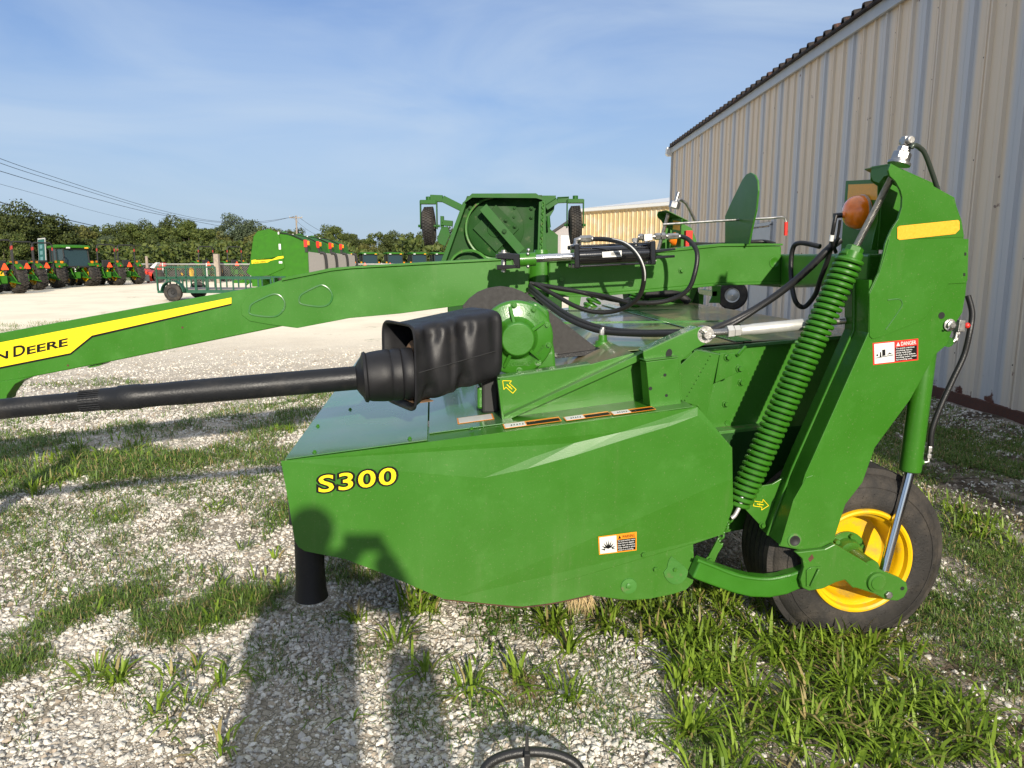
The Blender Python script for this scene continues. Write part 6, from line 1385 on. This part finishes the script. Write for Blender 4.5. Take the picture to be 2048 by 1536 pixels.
def patch_pts(x0, y0, x1, y1, dens, clump=.0, ncl=0):
    a, b_, c_, d = gr(x0, y1), gr(x1, y1), gr((x0 + x1) / 2, y0), gr((x0 + x1) / 2, y1)
    cy = (c_.y + d.y) / 2; ry = (c_.y - d.y) / 2
    cpt = gr((x0 + x1) / 2, (y0 + y1) / 2); cx = cpt.x; rx = (x1 - x0) / 2 / F * cpt.y * 1.02
    area = math.pi * rx * ry; N = max(3, int(area * dens))
    if ncl:
        K = max(1, int(area * ncl)); rr2 = np.sqrt(RNG.random(K)); th = RNG.uniform(0, 6.28, K); kx = cx + rx * rr2 * np.cos(th); ky = cy + ry * rr2 * np.sin(th)
        i = RNG.integers(0, K, N); ox, oy = RNG.normal(0, clump, N), RNG.normal(0, clump, N); s5 = RNG.uniform(.4, 1.5, K)[i]; return kx[i] + ox * s5, ky[i] + oy * s5, np.arctan2(oy, ox)
    rr2 = RNG.random(N) ** .62; th = RNG.uniform(0, 6.28, N); wob = 1 + .25 * np.sin(3 * th + x0) + .18 * np.sin(5 * th + y0)
    X_ = cx + rx * rr2 * wob * np.cos(th); Y_ = cy + ry * rr2 * wob * np.sin(th)
    k = vnoise(X_, Y_, 9, 3) > -.28 + .3 * (RNG.random(N) - .5); return X_[k], Y_[k]
fine = Acc(); coarse = Acc()
FP = [(-150, 890, 300, 1000, 3000, .085), (120, 905, 520, 960, 2400, .075), (330, 885, 620, 935, 2000, .07), (-100, 860, 180, 896, 1400, .07), (180, 838, 420, 880, 1300, .07), (420, 800, 650, 850, 1400, .07), (470, 840, 620, 885, 1500, .07), (560, 780, 640, 830, 1400, .07),
      (20, 1170, 240, 1282, 8000, .055), (205, 1165, 340, 1232, 6000, .05), (240, 1220, 430, 1300, 7000, .06), (380, 1165, 540, 1262, 7500, .07), (478, 1140, 575, 1232, 7000, .08), (-80, 1290, 130, 1372, 8000, .05), (250, 1135, 350, 1165, 3500, .04),
      (185, 1010, 300, 1062, 3000, .055), (170, 1060, 270, 1110, 2600, .05), (360, 1005, 490, 1062, 3000, .055), (80, 1020, 165, 1062, 2600, .05), (335, 1050, 425, 1092, 2400, .05), (250, 1080, 350, 1120, 1800, .04), (20, 1080, 100, 1112, 2600, .045), (465, 1090, 590, 1132, 3200, .06), (520, 995, 600, 1080, 2600, .06), (-60, 1040, 40, 1070, 2000, .05), (100, 960, 240, 1000, 1600, .05), (280, 965, 420, 1000, 1400, .05), (430, 940, 580, 985, 1600, .05), (0, 1010, 70, 1040, 1600, .045),
      (640, 1115, 770, 1185, 3500, .07), (590, 1220, 760, 1262, 1500, .04), (1700, 800, 2100, 1000, 4200, .05), (1500, 900, 1700, 1000, 2500, .06), (1870, 1030, 2100, 1190, 2600, .04), (1850, 1180, 2100, 1420, 5200, .05), (1830, 1080, 2100, 1200, 4200, .05), (1500, 1330, 2000, 1536, 5000, .045), (1300, 1420, 1560, 1560, 3500, .05), (1180, 1180, 1480, 1260, 4500, .06), (930, 1200, 1110, 1262, 3500, .035), (620, 1420, 700, 1470, 1200, .03),
      (0, 640, 240, 668, 260, .10), (250, 612, 420, 640, 120, .08), (440, 770, 640, 800, 500, .06), (0, 800, 160, 840, 500, .06), (180, 790, 420, 830, 550, .06)]
for x0, y0, x1, y1, d, l in FP:
    a, b2 = patch_pts(x0, y0, x1, y1, d * (1.5 if y0 > 1000 else 1.2)); V, F_ = blades(a, b2, l * 1.15, .0038 if y0 > 1000 else .0065, 1.6); fine.add(V, F_)
# world placed strip of short grass beside the building, outside and inside the frame
a = RNG.uniform(2.5, 4.85, 26000); b2 = RNG.uniform(3.2, 14, 26000); k = vnoise(a, b2, 3, 9) > -.25; V, F_ = blades(a[k], b2[k], .045, .006, 1.1); fine.add(V, F_)
for seed_, nn2, y0_, y1_, th_, l_ in [(31, 80000, 1.2, 3.4, .24, .042), (32, 80000, 3.0, 6.5, .10, .055), (33, 40000, 6, 10, .22, .07)]:
    b2 = np.sqrt(RNG.uniform(y0_ ** 2, y1_ ** 2, nn2)); a = RNG.uniform(-1, 1, nn2) * (.74 * b2 + .9)
    k = (vnoise(a * 1.0, b2 * 1.6, 2.6, seed_) + .35 * vnoise(a, b2, 14, seed_ + 1) + .12 * RNG.normal(size=nn2) > th_) & ((a < 1.0) | (RNG.random(nn2) < .8)) & (a < 4.9)
    k &= ~((np.abs(a + .1) < .75) & (b2 < 2.3)) | (RNG.random(nn2) < .12)
    V, F_ = blades(a[k], b2[k], l_, .0036 if y1_ < 4 else (.005 if y1_ < 7 else .008), 1.6); fine.add(V, F_)
CP = [(40, 880, 260, 1000, 260, .14), (110, 1330, 240, 1420, 1300, .11), (290, 1310, 520, 1450, 420, .13), (380, 1150, 560, 1260, 300, .11), (30, 1180, 220, 1270, 150, .08), (380, 1340, 470, 1400, 500, .12), (400, 1480, 470, 1560, 1100, .11),
      (780, 1165, 880, 1300, 900, .16), (690, 1225, 760, 1290, 600, .12), (850, 1260, 910, 1390, 500, .15), (870, 1350, 960, 1440, 750, .15), (950, 1340, 1050, 1420, 620, .15), (1100, 1370, 1220, 1460, 650, .17), (1050, 1220, 1170, 1320, 1300, .16), (680, 1425, 760, 1455, 500, .09), (940, 1300, 990, 1330, 300, .08),
      (1180, 1200, 1500, 1310, 700, .14), (1280, 1230, 1700, 1340, 850, .15), (1480, 1250, 1880, 1340, 1100, .16), (1300, 1290, 1760, 1430, 900, .15), (1600, 1330, 2000, 1560, 650, .15), (1300, 1430, 1520, 1560, 1000, .14), (1460, 1410, 1780, 1580, 850, .15), (1700, 1400, 2100, 1600, 500, .14), (1380, 1150, 1580, 1250, 900, .14), (1900, 1040, 2060, 1100, 500, .12), (1760, 1480, 2048, 1600, 420, .15), (1880, 980, 1960, 1060, 500, .12), (560, 830, 620, 870, 200, .12), (460, 1090, 580, 1130, 250, .09), (180, 1010, 290, 1060, 200, .08), (380, 1010, 480, 1060, 220, .09)]
for x0, y0, x1, y1, d, l in CP:
    a, b2, an = patch_pts(x0, y0, x1, y1, d * (1.5 if x0 > 1170 else 1.1), .026, 110 if x0 > 1170 else 45); V, F_ = blades(a, b2, l * .95, .0105 if y0 > 1000 else .012, 1.45, 0, an); coarse.add(V, F_)
# low broad leaves
leafM = grassm('low_weed_leaves', (.05, .13, .02), (.12, .24, .04), (.12, .16, .03), .05)
weeds = Acc()
for x0, y0, x1, y1, d in [(900, 1370, 1010, 1440, 1500), (930, 1200, 1110, 1262, 2200), (1600, 1200, 2048, 1480, 500), (940, 1270, 1010, 1310, 1200), (1860, 1190, 2048, 1300, 900), (600, 1290, 700, 1330, 250), (760, 1250, 860, 1300, 500), (620, 1240, 680, 1270, 400)]:
    a, b2 = patch_pts(x0, y0, x1, y1, d); V, F_ = blades(a, b2, .022, .013, 1.5, .008); weeds.add(V, F_)
o = fine.build('fine_grass', fineM); stuff(o, 'short fine grass growing in mats through the gravel', 'grass')
o = coarse.build('coarse_grass', coarseM); stuff(o, 'broad bladed bright green crabgrass tufts', 'grass')
o = weeds.build('low_weeds', leafM); stuff(o, 'low small leaved weeds creeping over stones', 'weeds')
sM = grassm('dead_straw', (.35, .27, .13), (.5, .4, .2), (.2, .12, .06), .3); stw = Acc()
for x0, y0, x1, y1, d, l in [(1000, 1340, 1100, 1420, 9000, .06), (1580, 1340, 1700, 1420, 1500, .05), (700, 840, 830, 860, 300, .05), (250, 1250, 420, 1300, 1200, .05), (1150, 1210, 1200, 1240, 5000, .05), (200, 830, 640, 900, 260, .07), (380, 860, 600, 900, 300, .08)]:
    a, b2 = patch_pts(x0, y0, x1, y1, d); V, F_ = blades(a, b2, l, .002, 1.7); stw.add(V, F_)
o = stw.build('dry_straw_litter', sM); stuff(o, 'dry straw litter on the gravel', 'straw')

# ================================================================== TREES
barkm = mat('tree_bark', (.10, .08, .06), .9, var=.2)
def leafmat(nm, c1, c2):
    m = bpy.data.materials.new(nm); m.use_nodes = True; n = m.node_tree; b = n.nodes['Principled BSDF']; lk = n.links.new
    g2 = n.nodes.new('ShaderNodeNewGeometry'); r = n.nodes.new('ShaderNodeValToRGB'); e = r.color_ramp.elements
    e[0].color = (*c1, 1); e[1].color = (*c2, 1); lk(g2.outputs['Random Per Island'], r.inputs[0]); lk(r.outputs[0], b.inputs['Base Color']); b.inputs['Roughness'].default_value = .6; b.inputs['Specular IOR Level'].default_value = .2
    return m
LM = [leafmat('leaves_dark', (.022, .036, .010), (.075, .090, .022)), leafmat('leaves_mid', (.028, .050, .011), (.105, .125, .028)), leafmat('leaves_pale', (.035, .055, .030), (.10, .125, .065)), leafmat('leaves_olive', (.045, .052, .015), (.14, .14, .035))]
def crown_mesh(seed, rx, rz, nclump, nleaf, leaf, m, h0=1.2):
    r = np.random.default_rng(seed); cl = []
    for i in range(nclump):
        th = r.uniform(0, 6.28); u = r.uniform(-.75, 1); q = r.uniform(.45, 1) ** .5
        rad = math.sqrt(max(0, 1 - u * u)) * (.9 + .2 * math.sin(2 * th + seed)); cl.append((rx * q * rad * math.cos(th), rx * .8 * q * rad * math.sin(th), h0 + rz + rz * u * q * (1 + .15 * math.sin(th * 3))))
    cl = np.array(cl); cr = r.uniform(.16, .34, nclump) * rx
    i = r.integers(0, nclump, nleaf); d = r.normal(size=(nleaf, 3)); d /= np.linalg.norm(d, axis=1)[:, None]
    P = cl[i] + d * (cr[i] * r.uniform(.55, 1.08, nleaf))[:, None] * np.array([1, 1, .72])
    nrm = d + r.normal(0, .55, (nleaf, 3)); nrm /= np.linalg.norm(nrm, axis=1)[:, None]
    t1 = np.cross(nrm, r.normal(size=(nleaf, 3))); t1 /= np.linalg.norm(t1, axis=1)[:, None]; t2 = np.cross(nrm, t1)
    s = (leaf * r.uniform(.6, 1.3, nleaf))[:, None]
    Vt = np.stack([P - t1 * s, P - t2 * s * .6, P + t1 * s, P + t2 * s * .6], 1).reshape(-1, 3)
    Vt[:, 2] = np.maximum(Vt[:, 2], .05)
    return np_mesh('crown', Vt, np.arange(nleaf * 4).reshape(-1, 4), 4, m)
def trunk_g(h, r, seed):
    rr3 = random.Random(seed); g = G().tube([(0, 0, -.1), (.05, 0, h * .4), (.1, .05, h * .8)], [r * 1.3, r, r * .6], 8, sub=2)
    for k in range(5):
        a = rr3.uniform(0, 6.28); g.tube([(.07, 0, h * .5), (math.cos(a) * h * .25, math.sin(a) * h * .25, h * .85), (math.cos(a) * h * .42, math.sin(a) * h * .4, h * 1.15)], [r * .5, r * .35, r * .12], 6, sub=2)
    return g
kinds = []
for i, (rx, rz, nc, nl, lf, mi) in enumerate([(3.3, 2.7, 60, 15000, .125, 0), (3.0, 2.3, 48, 13000, .12, 1), (2.8, 2.0, 40, 11000, .12, 3), (3.2, 2.6, 44, 9500, .115, 2), (2.4, 2.5, 40, 11000, .12, 1)]):
    cm = crown_mesh(20 + i, rx, rz, nc, nl, lf, LM[mi], 1.0)
    tmesh = obj('trunk', trunk_g(3.2, .22, i), barkm, None, local=True); kinds.append((cm, tmesh.data)); bpy.data.objects.remove(tmesh)
KN = ['dark dense', 'mid green bushy', 'olive spreading', 'pale grey green', 'narrow rounded']
def tree(x, Y, ytop, kd, lab):
    """crown top reaches photo height ytop at distance Y"""
    cm, tm = kinds[kd]; hz_ = [1 + 5.6, 1 + 4.8, 1 + 4.2, 1 + 5.4, 1 + 5.2][kd]
    s_ = at(x, ytop + random.choice((-7, -3, 0, 2, 5)), Y).z / hz_
    p = at(x, 517, Y); t = thing('tree', lab, 'tree', (p.x, Y, 0), random.uniform(0, 6.28), 'trees beyond the gravel lot'); t.scale = (s_, s_, s_)
    link('crown', cm, t); link('trunk', tm, t); return t
TL = [(-70, 66, 410, 0, 'big dark tree mostly outside the left edge'), (20, 62, 425, 0, 'big tree at the left edge behind the roll bar tractors'), (62, 64, 420, 0, 'tall dark tree just left of the teal sign'), (8, 56, 470, 1, 'bright green bushy tree in front of the big left tree'), (95, 66, 440, 0, 'rounded dark tree right behind the teal sign'),
      (128, 98, 462, 1, 'tree behind the cab tractor roof'), (160, 104, 456, 2, 'olive tree right of the cab tractor roof'), (196, 108, 448, 1, 'taller tree above the roll bar tractor beside the cab tractor'), (212, 84, 480, 3, 'pale scrubby tree behind the last roll bar tractors'), (236, 108, 452, 0, 'tree left of the first gap in the tree line'), (268, 110, 446, 1, 'tree above the trailer gate, left one'),
      (300, 112, 441, 0, 'high tree above the red implement'), (330, 108, 446, 1, 'tree above the trailer gate'), (352, 114, 440, 0, 'high dark tree near the middle of the left tree line'), (384, 112, 440, 1, 'tree with bumpy crown where the wires meet the tree line'), (406, 106, 452, 4, 'narrow tree above the trailer end'), (300, 84, 486, 0, 'lower dark evergreen bush tree behind the trailer gate'), (352, 82, 488, 0, 'lower dark evergreen bush tree right of the first'), (430, 116, 455, 2, 'olive tree left of the pale tree'),
      (472, 120, 431, 3, 'tall pale grey green tree rising above the line left of the balers'), (500, 122, 442, 3, 'second pale tree left of the balers'), (440, 90, 480, 4, 'narrow tree behind the far roll bar tractors'), (520, 96, 470, 2, 'olive tree behind the balers'), (545, 118, 452, 1, 'tree hidden behind the first baler top'),
      (580, 124, 452, 1, 'tree next to the utility pole'), (606, 120, 462, 4, 'narrow tree right of the utility pole'), (672, 112, 452, 1, 'tree above the first far cab tractors'), (640, 122, 475, 2, 'low tree in the gap by the sagging wires'), (700, 104, 466, 0, 'dark tree left of the second utility pole'), (760, 112, 462, 1, 'tree right of the second utility pole'), (790, 106, 463, 0, 'dark tree above the middle cab tractor'),
      (822, 110, 461, 1, 'tree left of the cutter tyre'), (850, 104, 470, 4, 'narrow tree behind the cutter tyre'), (876, 100, 478, 1, 'bright tree just left of the cutter deck'), (735, 92, 486, 2, 'low olive tree behind the second cab tractor'), (905, 112, 462, 0, 'tree hidden behind the cutter deck'), (960, 110, 460, 1, 'tree fully behind the rotary cutter'), (1120, 112, 478, 1, 'tree behind the grey shed'), (1060, 108, 470, 0, 'second tree fully behind the cutter')]
for x, Y, yt, kd, lab in TL: tree(x, Y, yt, kd, KN[kd] + ' ' + lab if False else lab)
# undergrowth mass along the foot of the trees
P_ = []; nl = 42000
xu = RNG.uniform(-75, 25, nl); yu = 74 + RNG.uniform(0, 14, nl) + 4 * np.sin(xu * .2); top_ = 2.6 + .7 * np.sin(xu * .55) + .5 * np.sin(xu * 1.3 + 2); zu = top_ * RNG.random(nl) ** .7
d = RNG.normal(size=(nl, 3)); d[:, 1] -= .6; d /= np.linalg.norm(d, axis=1)[:, None]; t1 = np.cross(d, RNG.normal(size=(nl, 3))); t1 /= np.linalg.norm(t1, axis=1)[:, None]; t2 = np.cross(d, t1); P0_ = np.stack([xu, yu, zu], 1); s = RNG.uniform(.14, .32, nl)[:, None]
o = link('undergrowth', np_mesh('undergrowth', np.stack([P0_ - t1 * s, P0_ - t2 * s * .6, P0_ + t1 * s, P0_ + t2 * s * .6], 1).reshape(-1, 3), np.arange(nl * 4).reshape(-1, 4), 4, LM[1])); stuff(o, 'tangled undergrowth along the foot of the far trees', 'undergrowth')
